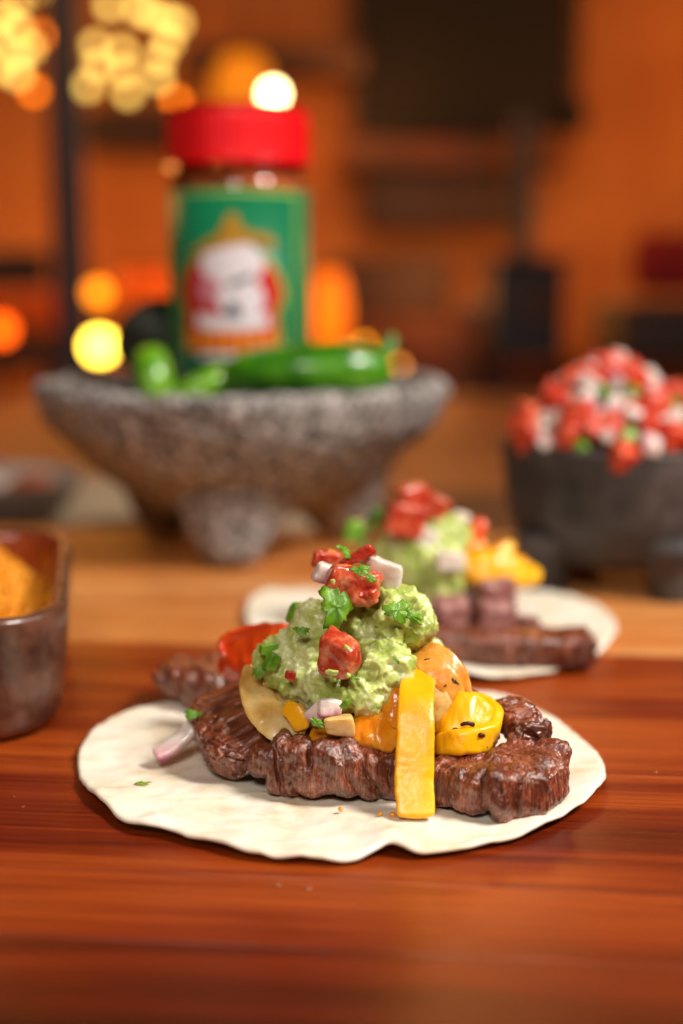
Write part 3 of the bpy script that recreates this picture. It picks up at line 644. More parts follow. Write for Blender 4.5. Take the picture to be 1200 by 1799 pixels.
for (px, py, Y, sz, par_) in ((822, 1272, .3072, 13, 'yellow_pepper_ring.001'), (800, 1283, .3078, 9, 'yellow_pepper_ring.001'), (845, 1292, .3055, 6, 'yellow_pepper_ring')):
    m = sweep([P(px - sz, py + 2, Y), P(px, py - 1, Y - .0006), P(px + sz, py + 2, Y)], .0011, .0008, nrm=(0, -1, .3), nu=16, nv=10, sq=2, endp=1.5); m.disp(.0003 * fbm(m.V / .0012, 2))
    add('shade_sliver', m, MAT['slit_shade'], bpy.data.objects[par_])  # dark slivers drawn for the shaded slit between the pepper's two arms
strip('orange_pepper_strip', [P(590, 1272, .318), P(628, 1280, .311), P(668, 1282, .309), P(702, 1300, .309)], [.008, .0100, .011, .009], .0045, 'orange_pepper',
      'glistening orange pepper piece lying on the steak left of the long yellow strip', 'pepper strip', nrm=(0, -.75, .7), seed=4, amp=.0009, group=BP)
strip('orange_pepper_strip', [P(660, 1245, .316), P(700, 1242, .312), P(738, 1255, .314)], [.009, .012, .010], .005, 'orange_pepper',
      'orange pepper piece tucked below the guacamole behind the yellow strip', 'pepper strip', nrm=(0, -.8, .6), seed=5, amp=.0009, group=BP)
strip('yellow_pepper_strip', [P(720, 1320, .321), P(745, 1300, .319), P(770, 1290, .320)], [.008, .010, .008], .004, 'orange_pepper', 'small orange pepper end beside the right edge of the long yellow strip', 'pepper strip', nrm=(0, -.8, .6), seed=5.5, group=BP)
strip('grilled_onion', [P(452, 1172, .334), P(448, 1205, .326), P(462, 1243, .319), P(492, 1272, .314), P(536, 1290, .311)], [.007, .0085, .0095, .0098, .006], .0016, 'cream_onion',
      'cream coloured crescent of grilled onion at the left under the guacamole', 'onion slice', nrm=(.25, -.9, .4), seed=6, amp=.0004)
strip('grilled_onion', [P(470, 1165, .340), P(500, 1190, .332), P(520, 1225, .324), P(540, 1265, .317)], [.010, .012, .011, .007], .0018, 'cream_onion',
      'inner layer of grilled onion showing between the cream crescent and the guacamole', 'onion slice', nrm=(.1, -.85, .5), seed=7, amp=.0005)
strip('pepper_square', [P(500, 1240, .3135), P(520, 1256, .311), P(532, 1284, .310)], [.0040, .005, .0046], .0018, 'yellow_pepper', 'small yellow pepper scrap standing on the cream onion crescent', 'pepper piece', nrm=(-.3, -.9, .3), seed=8, nu=40, amp=.0002)
strip('pepper_square', [P(545, 1290, .312), P(580, 1296, .310), P(615, 1288, .311)], .005, .003, 'orange_pepper', 'thin orange pepper sliver under the small tan onion piece', 'pepper piece', nrm=(0, -.6, .8), seed=9, nu=50)
c = chunk((.0075, .004, .0052), 5, 10, .05, seed=3); c.xf(P(596, 1274, .3075), (R(10), R(3), R(4))); add('tan_onion_piece', c, MAT['cream_onion'], label='small tan square of cooked onion resting on the front edge of the steak', cat='onion piece')
strip('red_pepper_strip', [P(512, 1112, .352), P(470, 1112, .354), P(428, 1120, .356), P(400, 1142, .357), P(400, 1168, .355), P(440, 1182, .350), P(480, 1180, .346)], [.005, .006, .0065, .0085, .009, .007, .005], .0035, 'red_pepper',
      'blurred bright red pepper curl sticking out left of the guacamole', 'pepper strip', wdir=(.2, -.3, .95), seed=10, amp=.0006, group=BP)
strip('red_pepper_strip', [P(390, 1158, .356), P(418, 1146, .354), P(455, 1138, .351), P(500, 1136, .347)], [.0075, .0125, .013, .011], .004, 'red_pepper', 'orange-red pepper flesh inside the blurred red curl on the left', 'pepper strip', nrm=(0, -.8, .6), seed=11, amp=.0009, group=BP)

# ================================================================== GUACAMOLE
def guac(blobs, label, vox=.00042, seed=0, detail=1.0, sm=3):
    ms = []
    for k, (px, py, Y, rp, *rest) in enumerate(blobs):
        r = M_(rp, Y) * 1.10 * (rest[0] if rest else 1)
        V, F = cubesphere(7); V = V / np.linalg.norm(V, axis=1)[:, None] * r
        V = V * (1.06 + .24 * fbm(V / r * 1.3 + k * 3.1 + seed, 3))[:, None]; V = V * np.array([1, .85, .95])
        ms.append(Mesh(V + P(px, py, Y), F))
    m = smooth(remesh(join(ms), .0009), 14); m = smooth(remesh(m, vox), sm)
    p = m.V
    w2 = worley(p / .0026 + seed * 2 + 5); q_ = p + .0012 * np.stack([fbm(p / .004 + 3, 2), fbm(p / .004 + 31, 2), fbm(p / .004 + 61, 2)], 1)
    m.disp(.0018 * fbm(p / .0075 + seed, 3) + detail * .0013 * (1 - 3 * np.abs(pn(q_ / .0052 + seed))))
    m.disp(detail * (.00045 * (.5 - w2) + .00070 * fbm(q_ / .0022 + seed, 4, .65) - .0005 * np.clip(1 - np.abs(pn(q_ / .003 + 9)) / .07, 0, 1)))
    return add('guacamole', m, MAT['guac'], label=label, cat='guacamole', group='mounds of guacamole on the tacos')
guac([(600, 1135, .340, 66), (705, 1086, .325, 48), (728, 1100, .326, 34), (684, 1062, .327, 34), (655, 1182, .318, 50), (688, 1170, .317, 34), (632, 1222, .313, 32), (600, 1228, .313, 22), (650, 1232, .313, 26),
      (540, 1150, .327, 40), (522, 1132, .328, 26), (490, 1158, .328, 34), (470, 1152, .330, 22), (512, 1190, .326, 34), (524, 1118, .334, 24), (545, 1215, .320, 26), (585, 1205, .318, 34), (570, 1130, .328, 34), (556, 1080, .332, 28), (548, 1098, .332, 26), (605, 1092, .330, 36), (640, 1120, .330, 36), (752, 1148, .332, 28), (768, 1160, .333, 16),
      (535, 1200, .322, 26), (560, 1215, .320, 22), (625, 1060, .335, 34), (560, 1180, .335, 50), (700, 1130, .335, 42), (620, 1165, .328, 34), (640, 1190, .345, 60), (640, 1040, .338, 22), (590, 1240, .317, 20)],
     'chunky pale green guacamole mound piled on the front taco', seed=1.3)

def leaf(size, seed=0, curl=.5, lobes=3, n=60, rings=7):
    a = np.linspace(0, 2 * math.pi, n, endpoint=False); k = np.random.default_rng(int(seed * 10 + 3)).uniform(0, 6, 3)
    r = size * 1.3 * (.72 + .16 * np.cos(lobes * a + k[0]) + .09 * np.cos(8 * a + k[1]) + .06 * np.cos(17 * a + k[2]))
    r = np.maximum(r, size * .2); s = np.linspace(.05, 1, rings)
    X = np.outer(s, r * np.cos(a)); Y = np.outer(s, r * np.sin(a))
    Z = -curl * (X ** 2 * .8 + Y ** 2 * .5) / size + .06 * size * np.cos(5 * np.tile(a, (rings, 1)) + k[0]) * s[:, None] + .10 * size * np.sin(X / size * 5 + k[1])
    N = rings * n; top = np.stack([X, Y, Z], -1).reshape(-1, 3); V = np.vstack([top, top - [0, 0, size * .035], [[0, 0, 0]], [[0, 0, -size * .035]]]); F = []
    for i in range(rings - 1):
        for j in range(n):
            j2 = (j + 1) % n; F.append((i * n + j, (i + 1) * n + j, (i + 1) * n + j2, i * n + j2)); F.append((N + i * n + j, N + i * n + j2, N + (i + 1) * n + j2, N + (i + 1) * n + j))
    e = (rings - 1) * n
    for j in range(n):
        j2 = (j + 1) % n; F += [(e + j, N + e + j, N + e + j2, e + j2), (2 * N, j, j2), (2 * N + 1, N + j2, N + j)]
    return Mesh(V, F)
def put_leaf(px, py, Y, size_px, label, rot=(60, 0, 0), sc=(1, 1, 1), seed=0, curl=.5, lobes=3, group='cilantro bits on the front taco', name='cilantro_leaf'):
    m = leaf(M_(size_px, Y), seed, curl, lobes); m.xf((0, 0, 0), None, sc); m.xf(P(px, py, Y), tuple(R(x) for x in rot))
    return add(name, m, MAT['cilantro'], label=label, cat='cilantro', group=group)
def dice(name, px, py, Y, wp, hp, dp, mat, label, cat, rot=(0, 0, 0), seed=0, sq=4.5, amp=.07, group=None, n=12):
    m = chunk((M_(wp, Y), M_(dp, Y), M_(hp, Y)), sq, n, amp, seed=seed); m.xf(P(px, py, Y), tuple(R(x) for x in rot))
    return add(name, m, MAT[mat], label=label, cat=cat, group=group)
GT = 'diced toppings on the front taco'
dice('tomato_piece', 596, 1151, .3090, 72, 68, 44, 'tomato', 'shiny red tomato cube in the middle of the front guacamole', 'tomato', (8, 12, -28), 1, 3.6, .09, GT)
dice('tomato_piece', 617, 1028, .322, 92, 64, 60, 'tomato', 'large wet tomato chunk near the top of the front mound', 'tomato', (-10, 14, 10), 2, 4, .12, GT)
dice('tomato_piece', 643, 1048, .320, 40, 26, 30, 'tomato', 'soft tomato flesh below the large top chunk', 'tomato', (0, -10, 0), 2.5, 3, .15, GT)
dice('tomato_piece', 628, 978, .330, 64, 20, 34, 'tomato_skin', 'thin red tomato slice leaning at the very top of the front mound', 'tomato', (0, -28, 0), 3, 4, .08, GT)
dice('tomato_piece', 575, 982, .345, 50, 28, 40, 'tomato_skin', 'blurred red tomato piece at the back of the top of the front mound', 'tomato', (0, 8, 0), 4, 4, .08, GT)
dice('tomato_piece', 510, 1187, .316, 18, 16, 12, 'tomato_skin', 'tiny red tomato bit low on the left of the front guacamole', 'tomato', (0, 20, 20), 5, 4, .08, GT)
dice('tomato_piece', 590, 1050, .328, 30, 30, 20, 'orange_pepper', 'brownish wet seed pulp below the cilantro and the top tomato', 'tomato', (0, 20, 20), 5.5, 3, .2, GT)
dice('white_onion_piece', 678, 1010, .327, 58, 50, 22, 'onion', 'white onion square at the top right of the front mound', 'onion', (0, 14, -18), 6, 5, .05, GT)
dice('purple_onion_piece', 572, 1008, .326, 40, 36, 22, 'red_onion', 'white and purple onion piece at the top left of the front mound', 'onion', (10, 20, 15), 7, 4, .07, GT)
dice('purple_onion_piece', 648, 985, .333, 34, 14, 16, 'red_onion', 'dark purple onion edge peeping out behind the white onion square', 'onion', (180, 12, 0), 7.6, 4, .07, GT)
dice('purple_onion_piece', 580, 1243, .3085, 44, 30, 20, 'red_onion', 'glassy pink onion piece at the lower front of the guacamole', 'onion', (-10, 4, 12), 8, 4, .06, GT)
dice('purple_onion_piece', 557, 1252, .310, 30, 44, 16, 'red_onion', 'purple onion wedge leaning against the glassy pink piece', 'onion', (0, 35, -10), 9, 4, .06, GT)
dice('green_chile_piece', 471, 1141, .324, 32, 22, 22, 'green_chile', 'pale green chile square at the left tip of the guacamole', 'green chile', (0, 10, 20), 10, 5, .06, GT)
dice('green_chile_piece', 478, 1163, .3215, 22, 30, 18, 'cilantro', 'dark green chile bit under the pale green square', 'green chile', (0, 20, 30), 10.5, 4, .06, GT)
dice('green_chile_piece', 520, 1078, .336, 26, 40, 22, 'green_chile', 'olive green chile piece at the upper left of the front guacamole', 'green chile', (0, 20, 30), 11, 4, .1, GT)
put_leaf(593, 1066, .3135, 36, 'ruffled cilantro leaf lying on the upper front of the guacamole', (70, 12, 15), (.85, 1.15, 1), 1, .5)
put_leaf(700, 1072, .3115, 22, 'cilantro leaf pressed on the round guacamole lump at the right', (62, 0, 20), (1.1, .9, 1), 2, .3)
put_leaf(722, 1082, .3125, 20, 'narrow cilantro leaflet just right of the leaf on the right lump', (62, 20, -30), (1.3, .5, 1), 3, .3)
put_leaf(634, 1001, .3155, 15, 'cilantro scrap stuck on top of the large tomato chunk', (55, 0, 0), (1.2, .7, 1), 4, .2)
put_leaf(652, 1016, .3150, 11, 'second cilantro scrap on the right side of the large tomato chunk', (65, 30, 0), (1, .7, 1), 5, .2)
put_leaf(608, 968, .327, 16, 'dark cilantro leaf under the topmost tomato slice', (60, 30, 50), (1.4, .7, 1), 6, .2)
put_leaf(557, 1270, .3045, 14, 'dark green leaf sliver below the pink onion', (80, 30, 0), (1.3, .45, 1), 7, .1, 2)
put_leaf(607, 1236, .3065, 10, 'little green leaf between the pink onion and the guacamole', (80, -50, 0), (1.3, .6, 1), 8, .1, 2)
put_leaf(458, 1178, .322, 14, 'dark green leaf under the green chile at the left tip', (70, -40, 0), (1.4, .7, 1), 9, .2)
put_leaf(697, 1160, .3055, 8, 'tiny bright green fleck on the lower right guacamole lump', (70, 40, 0), (1.2, .4, 1), 10, .1, 2)
put_leaf(618, 1190, .3055, 9, 'tiny bright green fleck below the red tomato cube', (70, 10, 0), (1.4, .5, 1), 11, .1, 2)
put_leaf(530, 1108, .318, 12, 'small green leaf at the upper left of the guacamole', (60, 10, 0), (1.2, .7, 1), 12, .1)
for (px, py, Y, sz, tx) in [(750, 1158, .3175, 5, 'topmost dark herb fleck on the amber onion'), (798, 1196, .3160, 9, 'long dark herb fleck on the right edge of the amber onion'),
                            (782, 1205, .3140, 4, 'tiny dark herb fleck left of the long one on the amber onion')]:
    m = leaf(M_(sz * .7, Y), px * .1, .1, 2); m.xf((0, 0, 0), None, (1.6, .5, 1), ); m.xf((0, 0, 0), (0, 0, px * .7)); m.xf(P(px, py, Y), (R(66), 0, 0)); add('herb_fleck', m, MAT['avocado'], label=tx, cat='herb')
put_leaf(338, 1254, .3305, 14, 'bright green leaf stuck to the upper end of the fallen onion sliver', (50, 0, 0), (1.2, .7, 1), 13, .3, group=None)
q = G(251, 1377, .003); m = leaf(.0016, 2, .1); m.xf((q[0], q[1], .0033), None, (1.3, .7, 1)); add('cilantro_fleck', m, MAT['cilantro'], label='small green fleck on the bare left part of the front tortilla', cat='cilantro')
# fallen onion sliver
strip('fallen_onion_sliver', [W(272, .3290, .0044), W(298, .3305, .0062), W(325, .3325, .0092), W(346, .3345, .0125)], [.0045, .0050, .0048, .0042], .0036, 'red_onion',
      'purple edged white onion sliver fallen on the tortilla left of the steak', 'onion', nrm=(0, -.5, .85), seed=20, amp=.0002, endp=8)
for k, (px, py, s, txt) in enumerate([(1003, 1412, .0007, 'brown seasoning crumb on the tortilla right of the bent steak end'), (598, 1421, .0006, 'brown seasoning crumb on the tortilla below the ridged steak'),
        (690, 1432, .0009, 'larger orange crumb just left of the foot of the yellow pepper strip'), (668, 1430, .0006, 'small orange crumb left of the larger one by the yellow pepper strip')]):
    q = G(px, py, .003); m = ico(s, 2); m.disp(.3 * s * fbm(m.V / s + k, 2)); m.xf((q[0], q[1], .0030))
    add('seasoning_crumb', m, MAT['orange_pepper'], label=txt, cat='crumb', group='seasoning crumbs on the front tortilla')

for k, (px, py, Y, w_, h_, tx) in enumerate([(583, 1182, .3035, 22, 13, 'tiny guacamole smear on the lower left of the red tomato cube'), (610, 1138, .3035, 14, 8, 'tiny guacamole smear on the upper right of the red tomato cube'),
                                  (612, 1186, .3045, 9, 8, 'tiny guacamole smear at the bottom right of the red tomato cube'), (585, 1022, .3125, 10, 9, 'guacamole speck on the left of the large top tomato chunk')]):
    m = chunk((M_(w_, Y), M_(8, Y), M_(h_, Y)), 1.6, 8, .2, seed=60 + k); m.xf(P(px, py, Y), (R(20), R(k * 30), 0)); add('guacamole_smear', m, MAT['guac'], label=tx, cat='guacamole')
for k, (px, py, r0, tx) in enumerate([(488, 1555, .0008, 'left one of two tiny liquid drops on the board in front of the tortilla'), (541, 1562, .0009, 'right one of two tiny liquid drops on the board in front of the tortilla'),
                                      (40, 1418, .0005, 'tiny drop on the board at the far left, lower one'), (24, 1400, .0004, 'tiny drop on the board at the far left, upper one'), (1152, 1356, .0005, 'tiny drop on the board to the right of the front tortilla')]):
    q = G(px, py, 0); m = ico(r0, 2); m.V *= (1.2, 1, .45); m.xf((q[0], q[1], .0001)); add('liquid_drop', m, MAT['drop'], label=tx, cat='drop')
# ================================================================== REAR TACO
GR = 'grilled steak pieces on the rear tortilla'
steak([W(740, .435, .0075), W(850, .430, .0075), W(960, .428, .0075), W(1040, .430, .0075)], .020, .0105, 11, 'long blurred steak strip along the front of the rear taco', group=GR, nu=120, nv=50, sq=5, endp=14)
for k, (px, py, Y, wq, hq, txt) in enumerate([(796, 1078, .445, 60, 58, 'leftmost pink steak cube on the rear taco, under the guacamole'), (868, 1082, .443, 62, 54, 'middle steak cube on the rear taco, above the long strip'),
        (868, 1040, .455, 62, 50, 'topmost steak cube on the rear taco, next to the yellow pepper'), (926, 1098, .445, 44, 34, 'small steak cube at the right of the rear taco row'),
        (745, 1090, .452, 50, 50, 'shadowed steak cube at the left of the rear taco row'), (830, 1060, .468, 70, 60, 'dark steak cube at the back of the rear taco')]):
    m = chunk((M_(wq, Y), M_(wq, Y) * .8, M_(hq, Y)), 4, 14, .07, seed=k + 30); m.disp(.0008 * fbm(m.V * 500, 3)); m.uv = m.V[:, [0, 2]].copy(); m.xf(P(px, py, Y), (0, R(8 * math.sin(k * 3)), R(20 * math.sin(k))))
    add('steak_cube', m, MAT['steak_cut'], label=txt, cat='steak', group=GR)
steak([W(660, .47, .009), W(760, .475, .010), W(880, .475, .009)], .03, .015, 12, 'steak strip mostly hidden under the rear guacamole', group=GR, nu=90, nv=40)
guac([(740, 990, .470, 60), (768, 1010, .462, 46), (700, 965, .472, 42), (775, 950, .472, 42), (770, 1040, .460, 34), (665, 965, .474, 26), (735, 1030, .475, 55), (800, 985, .474, 34), (745, 930, .478, 36), (800, 1030, .480, 45)],
     'blurred pale green guacamole mound on the rear taco', vox=.0008, seed=4.4, detail=1.2, sm=1)
GRT = 'diced toppings on the rear taco'
dice('tomato_piece', 708, 915, .462, 66, 60, 50, 'tomato_skin', 'big blurred red tomato cube at the upper left of the rear taco', 'tomato', (0, 15, 20), 21, 4.5, .07, GRT)
dice('tomato_piece', 728, 873, .468, 56, 46, 40, 'tomato_skin', 'topmost blurred red tomato piece of the rear taco', 'tomato', (0, -15, 20), 22, 4.5, .07, GRT)
dice('tomato_piece', 765, 893, .470, 44, 44, 36, 'tomato', 'paler red tomato piece right of the topmost one on the rear taco', 'tomato', (0, 25, 0), 23, 4.5, .07, GRT)
dice('tomato_piece', 672, 945, .470, 46, 20, 30, 'tomato_skin', 'flat red tomato piece low on the left of the rear taco', 'tomato', (0, 5, 0), 24, 4.5, .07, GRT)
dice('green_chile_piece', 624, 934, .474, 40, 36, 30, 'green_chile', 'pale green lump at the far left of the rear taco toppings', 'green chile', (0, 5, 0), 25, 3, .07, GRT)
dice('green_chile_piece', 663, 910, .474, 26, 38, 20, 'cilantro', 'bright green leafy bit left of the big tomato cube on the rear taco', 'green chile', (0, 5, 0), 26, 3, .12, GRT)
dice('white_onion_piece', 792, 985, .452, 50, 34, 20, 'onion', 'white onion square on the right of the rear guacamole', 'onion', (0, 5, 10), 27, 5, .05, GRT)
dice('white_onion_piece', 750, 945, .462, 34, 34, 20, 'onion', 'small white onion piece under the tomatoes of the rear taco', 'onion', (0, 25, 10), 28, 5, .05, GRT)
dice('purple_onion_piece', 808, 912, .474, 30, 26, 20, 'red_onion', 'small purple onion piece at the right of the rear tomatoes', 'onion', (180, 25, 10), 29, 4, .05, GRT)
dice('tomato_piece', 790, 930, .476, 40, 40, 30, 'tomato', 'orange-red tomato bit between the rear guacamole and purple onion', 'tomato', (0, 25, 0), 30, 4.5, .07, GRT)
BR = 'bell pepper strips on the rear tortilla'
strip('red_pepper_strip', [P(815, 975, .470), P(832, 945, .472), P(848, 912, .476)], [.006, .007, .005], .004, 'red_pepper', 'upright orange-red pepper tip on the rear taco', 'pepper strip', nrm=(0, -1, .2), seed=31, nu=40, group=BR)
strip('red_pepper_strip', [P(800, 970, .468), P(830, 968, .468), P(858, 960, .470)], [.005, .007, .005], .004, 'orange_pepper', 'orange pepper piece at the foot of the upright red tip on the rear taco', 'pepper strip', nrm=(0, -1, .2), seed=32, nu=40, group=BR)
strip('yellow_pepper_strip', [P(815, 1005, .462), P(850, 1000, .46), P(900, 1005, .462), P(948, 1015, .468)], [.010, .013, .012, .007], .006, 'yellow_pepper', 'long blurred yellow pepper strip at the right of the rear taco', 'pepper strip', nrm=(0, -1, .5), seed=33, nu=50, group=BR, amp=.001)
strip('yellow_pepper_strip', [P(858, 1000, .468), P(882, 975, .470), P(898, 955, .474)], [.008, .008, .004], .005, 'yellow_pepper', 'upright yellow pepper tip behind the long strip of the rear taco', 'pepper strip', nrm=(0, -1, .2), seed=34, nu=40, group=BR)
strip('yellow_pepper_strip', [P(890, 985, .472), P(915, 1000, .470), P(940, 1010, .470)], [.008, .009, .005], .005, 'orange_pepper', 'orange pepper piece leaning on the right of the rear yellow strips', 'pepper strip', nrm=(0, -1, .4), seed=35, nu=40, group=BR)
strip('yellow_pepper_strip', [W(905, .452, .0045), W(940, .452, .0045), W(985, .458, .0045)], [.007, .008, .005], .004, 'yellow_pepper', 'flat yellow pepper scrap lying on the rear tortilla at the right', 'pepper strip', nrm=(0, -.2, 1), seed=36, nu=40, group=BR, amp=.001)

# ================================================================== STONE MORTAR WITH JAR AND CHILES
MC = np.array([-.0505, .650, 0])
prof = smoothprof([(.0001, .019), (.03, .020), (.050, .0250), (.071, .037), (.0880, .051), (.1005, .063), (.1055, .072), (.1085, .0795), (.1065, .0845), (.100, .0855), (.094, .081), (.080, .066), (.055, .053), (.025, .048), (.0001, .047)], 120)
prof[:, 0] *= .955; m = lathe(prof, 260); p = m.V.copy()
rad = np.linalg.norm(p[:, :2], axis=1)
m.disp(.0030 * fbm(p / .035, 3) * np.clip(rad / .06, 0, 1) + .0014 * fbm(p / .006, 4) - .0010 * np.clip(.38 - worley(p / .0045), 0, 1) * 2)
m.V += MC
mc = add('stone_mortar', m, MAT['lava'], label='wide rough grey stone mortar on three stubby feet, holding the spice jar and green chiles', cat='mortar')
for k, (ox, oy, hh) in enumerate([(-.0015, -.054, 0), (.052, .012, 0), (-.046, .038, 0)]):
    f = lathe(smoothprof([(.0001, -.0005), (.0075, .0), (.0130, .003), (.0200, .013), (.0270, .026), (.0340, .038), (.038, .048), (.0001, .050)], 60), 80)
    f.V[:, 0] += -ox * .15 * (f.V[:, 2] / .03); f.V[:, 1] += -oy * .25 * (f.V[:, 2] / .03)
    f.disp(.002 * fbm(f.V / .012 + k * 5, 3) + .001 * fbm(f.V / .004 + k, 3) - .0010 * np.clip(.38 - worley(f.V / .005 + k), 0, 1) * 2)
    f.V[:, 2] -= f.V[:, 2].min(); f.V += MC + np.array([ox, oy, 0]); add('foot', f, MAT['lava'], mc)

JC = np.array([-.0508, .652, .0495]); jr = .0348
jar = thing('spice_jar', JC, 'clear spice jar with red cap and green picture label, standing in the stone mortar', 'spice jar')
def jadd(name, m, mat, parent=jar, **k): m.V = m.V + JC * 0; return add(name, m, mat, parent, recenter=False, **k)
gl = jadd('jar_body', lathe([(.0001, 0), (jr * .9, .0), (jr * .97, .002), (jr, .006), (jr, .06), (jr, .126), (jr * .985, .130), (jr * .95, .1335), (jr * .9, .136), (jr * .88, .1395), (.0001, .1395)], 96), MAT['glass'])
jadd('seasoning', lathe([(.0001, .002), (jr * .88, .002), (jr * .955, .008), (jr * .955, .06), (jr * .955, .130), (jr * .9, .134), (.0001, .134)], 64), MAT['seasoning'])
cp = lathe(smoothprof([(.0001, .1395), (jr * .97, .1395), (jr * 1.0, .141), (jr * 1.0, .150), (jr * 1.0, .163), (jr * .96, .1665), (.0001, .167)], 80), 240)
a = np.arctan2(cp.V[:, 1], cp.V[:, 0]); rr = np.linalg.norm(cp.V[:, :2], axis=1); msk = (rr > jr * .98) * (cp.V[:, 2] > .143) * (cp.V[:, 2] < .1625)
cp.V[:, :2] *= (1 + .010 * np.cos(60 * a) * msk)[:, None]
jadd('screw_cap', cp, MAT['red_plastic'])
CENT = -94   # degrees: the label's middle
def patch(pts, off, name, mat, n=3):
    """flat printed shape wrapped round the jar; pts = outline in (degrees from label middle, height m)"""
    bm = bmesh.new(); vs = [bm.verts.new((a, z * 1000, 0)) for a, z in pts]; f = bm.faces.new(vs); bmesh.ops.triangulate(bm, faces=[f])
    bmesh.ops.subdivide_edges(bm, edges=bm.edges[:], cuts=n, use_grid_fill=True)
    ex = bmesh.ops.extrude_face_region(bm, geom=bm.faces[:]); 
    for g in ex['geom']:
        if isinstance(g, bmesh.types.BMVert): g.co.z = 1
    bm.verts.ensure_lookup_table(); bm.verts.index_update()
    V = []
    for v in bm.verts:
        t = R(CENT + v.co.x); r = jr + .0001 + off + (0.00008 if v.co.z > .5 else -.00003); V.append((r * math.cos(t), r * math.sin(t), v.co.y / 1000))
    F = [tuple(v.index for v in f.verts) for f in bm.faces]; bm.free(); return Mesh(V, F)
def ell(ca, cz, ra, rz, n=28, a0=0, a1=360): return [(ca + ra * math.cos(R(t)), cz + rz * math.sin(R(t))) for t in np.linspace(a0, a1, n, endpoint=(a1 - a0) < 360)]
# the green paper sleeve
s = lathe([(jr + .0001, .004), (jr + .0004, .004), (jr + .0004, .1275), (jr + .0001, .1275)], 96, closed=True)
lb = jadd('label', s, MAT['label_green'])
Z0, ZS = 0, 1
def lp(name, pts, off, mat): add(name, patch([(a_, Z0 + z_ * ZS) for a_, z_ in pts], off, name, mat), MAT[mat], lb, recenter=False, smooth=False)
for z in (.0055, .1245): lp('border_line', [(-58, z), (-20, z), (20, z), (58, z), (58, z + .0012), (20, z + .0012), (-20, z + .0012), (-58, z + .0012)], .0004, 'label_yellow')
for sgn in (-1, 1): lp('border_line', [(sgn * 58, .0055), (sgn * 60, .0055), (sgn * 60, .1257), (sgn * 58, .1257)][::sgn], .0004, 'label_yellow')
ZS = .669; Z0 = .0525 - .016 * ZS
arch = [(-39, .016), (39, .016), (39, .030), (37, .040), (44, .054), (40, .066), (31, .077), (18, .083), (0, .086), (-18, .083), (-31, .077), (-40, .066), (-44, .054), (-37, .040), (-39, .030)]
cz = .055
lp('emblem_outline', [(a * 1.06, cz + (z - cz) * 1.05) for a, z in arch], .0006, 'label_yellow')
lp('emblem_field', arch, .0008, 'label_red')
lp('hat_shape', [(-36, .082), (-22, .090), (-8, .096), (0, .110), (6, .111), (12, .099), (28, .096), (38, .092), (34, .086), (20, .090), (0, .088), (-22, .083)], .0011, 'label_gold')
lp('pale_shape', ell(2, .0755, 25, .0165), .0010, 'label_white')
lp('pink_shape', ell(-16, .057, 10, .010), .0010, 'label_pink')
lp('pale_shape', ell(9, .051, 18, .0145), .0012, 'label_white')
lp('grey_mark', [(-2, .062), (8, .066), (20, .069), (18, .065), (9, .062), (3, .058)], .0014, 'label_grey')
lp('pale_banner', [(-26, .031), (-14, .029), (14, .029), (30, .031), (30, .041), (14, .039), (-14, .039), (-26, .041)], .0014, 'label_white')
lp('grey_mark', [(-3, .038), (10, .038), (8, .046), (3, .050), (-1, .046)], .0016, 'label_grey')
for k in range(7): lp('letter_mark', [(-36 + k * 10.4, .014), (-27.5 + k * 10.4, .014), (-27.5 + k * 10.4, .0285), (-36 + k * 10.4, .0285 + .0015 * (k % 2))], .0012, 'label_orange')
lp('lower_line', [(-26, .009), (22, .009), (22, .0125), (-26, .0125)], .0008, 'label_white')

def chile(pts, radii, mat, label, stem=None, seed=0, endp=1.6):
    m = sweep(pts, [2 * r for r in radii], [2 * r * .94 for r in radii], nrm=(0, -.2, 1), nu=80, nv=40, sq=2.1, endp=endp)
    m.disp(.0011 * fbm(m.V / .022 + seed, 2)); o = add('green_chile', m, MAT[mat], label=label, cat='green chile', group='green chiles in the stone mortar')
    if stem: s = sweep(stem, [.012, .0065, .005], [.012, .0065, .005], nrm=(0, -.2, 1), nu=30, nv=16, sq=2.1); add('stem', s, MAT['jalapeno'], o)
chile([P(385, 668, .592), P(430, 656, .588), P(520, 652, .584), P(600, 650, .585), P(655, 648, .590), P(683, 642, .594)], [.006, .0112, .0132, .0135, .0120, .008], 'jalapeno', 'long shiny dark green jalapeno lying across the front of the mortar',
      [P(660, 640, .594), P(682, 612, .598), P(690, 588, .60)], 1)
chile([P(285, 706, .588), P(325, 692, .586), P(370, 672, .589), P(430, 648, .60)], [.004, .0055, .0065, .0075], 'jalapeno_light', 'light green pointed chile tip at the left end of the jalapeno', None, 2)
chile([P(278, 712, .60), P(272, 665, .602), P(262, 612, .608)], [.0085, .0088, .0072], 'jalapeno_light', 'short upright green chile stub at the left of the jar', None, 3, 5)
m = sweep([P(236, 560, .69), P(272, 590, .675), P(305, 635, .66)], [.02, .048, .03], [.02, .045, .03], nrm=(0, -.2, 1), nu=60, nv=50, sq=2, endp=1.5); m.disp(.0008 * fbm(m.V / .004, 3))
add('avocado', m, MAT['avocado'], label='dark almost black avocado in the mortar between rim and jar', cat='avocado')

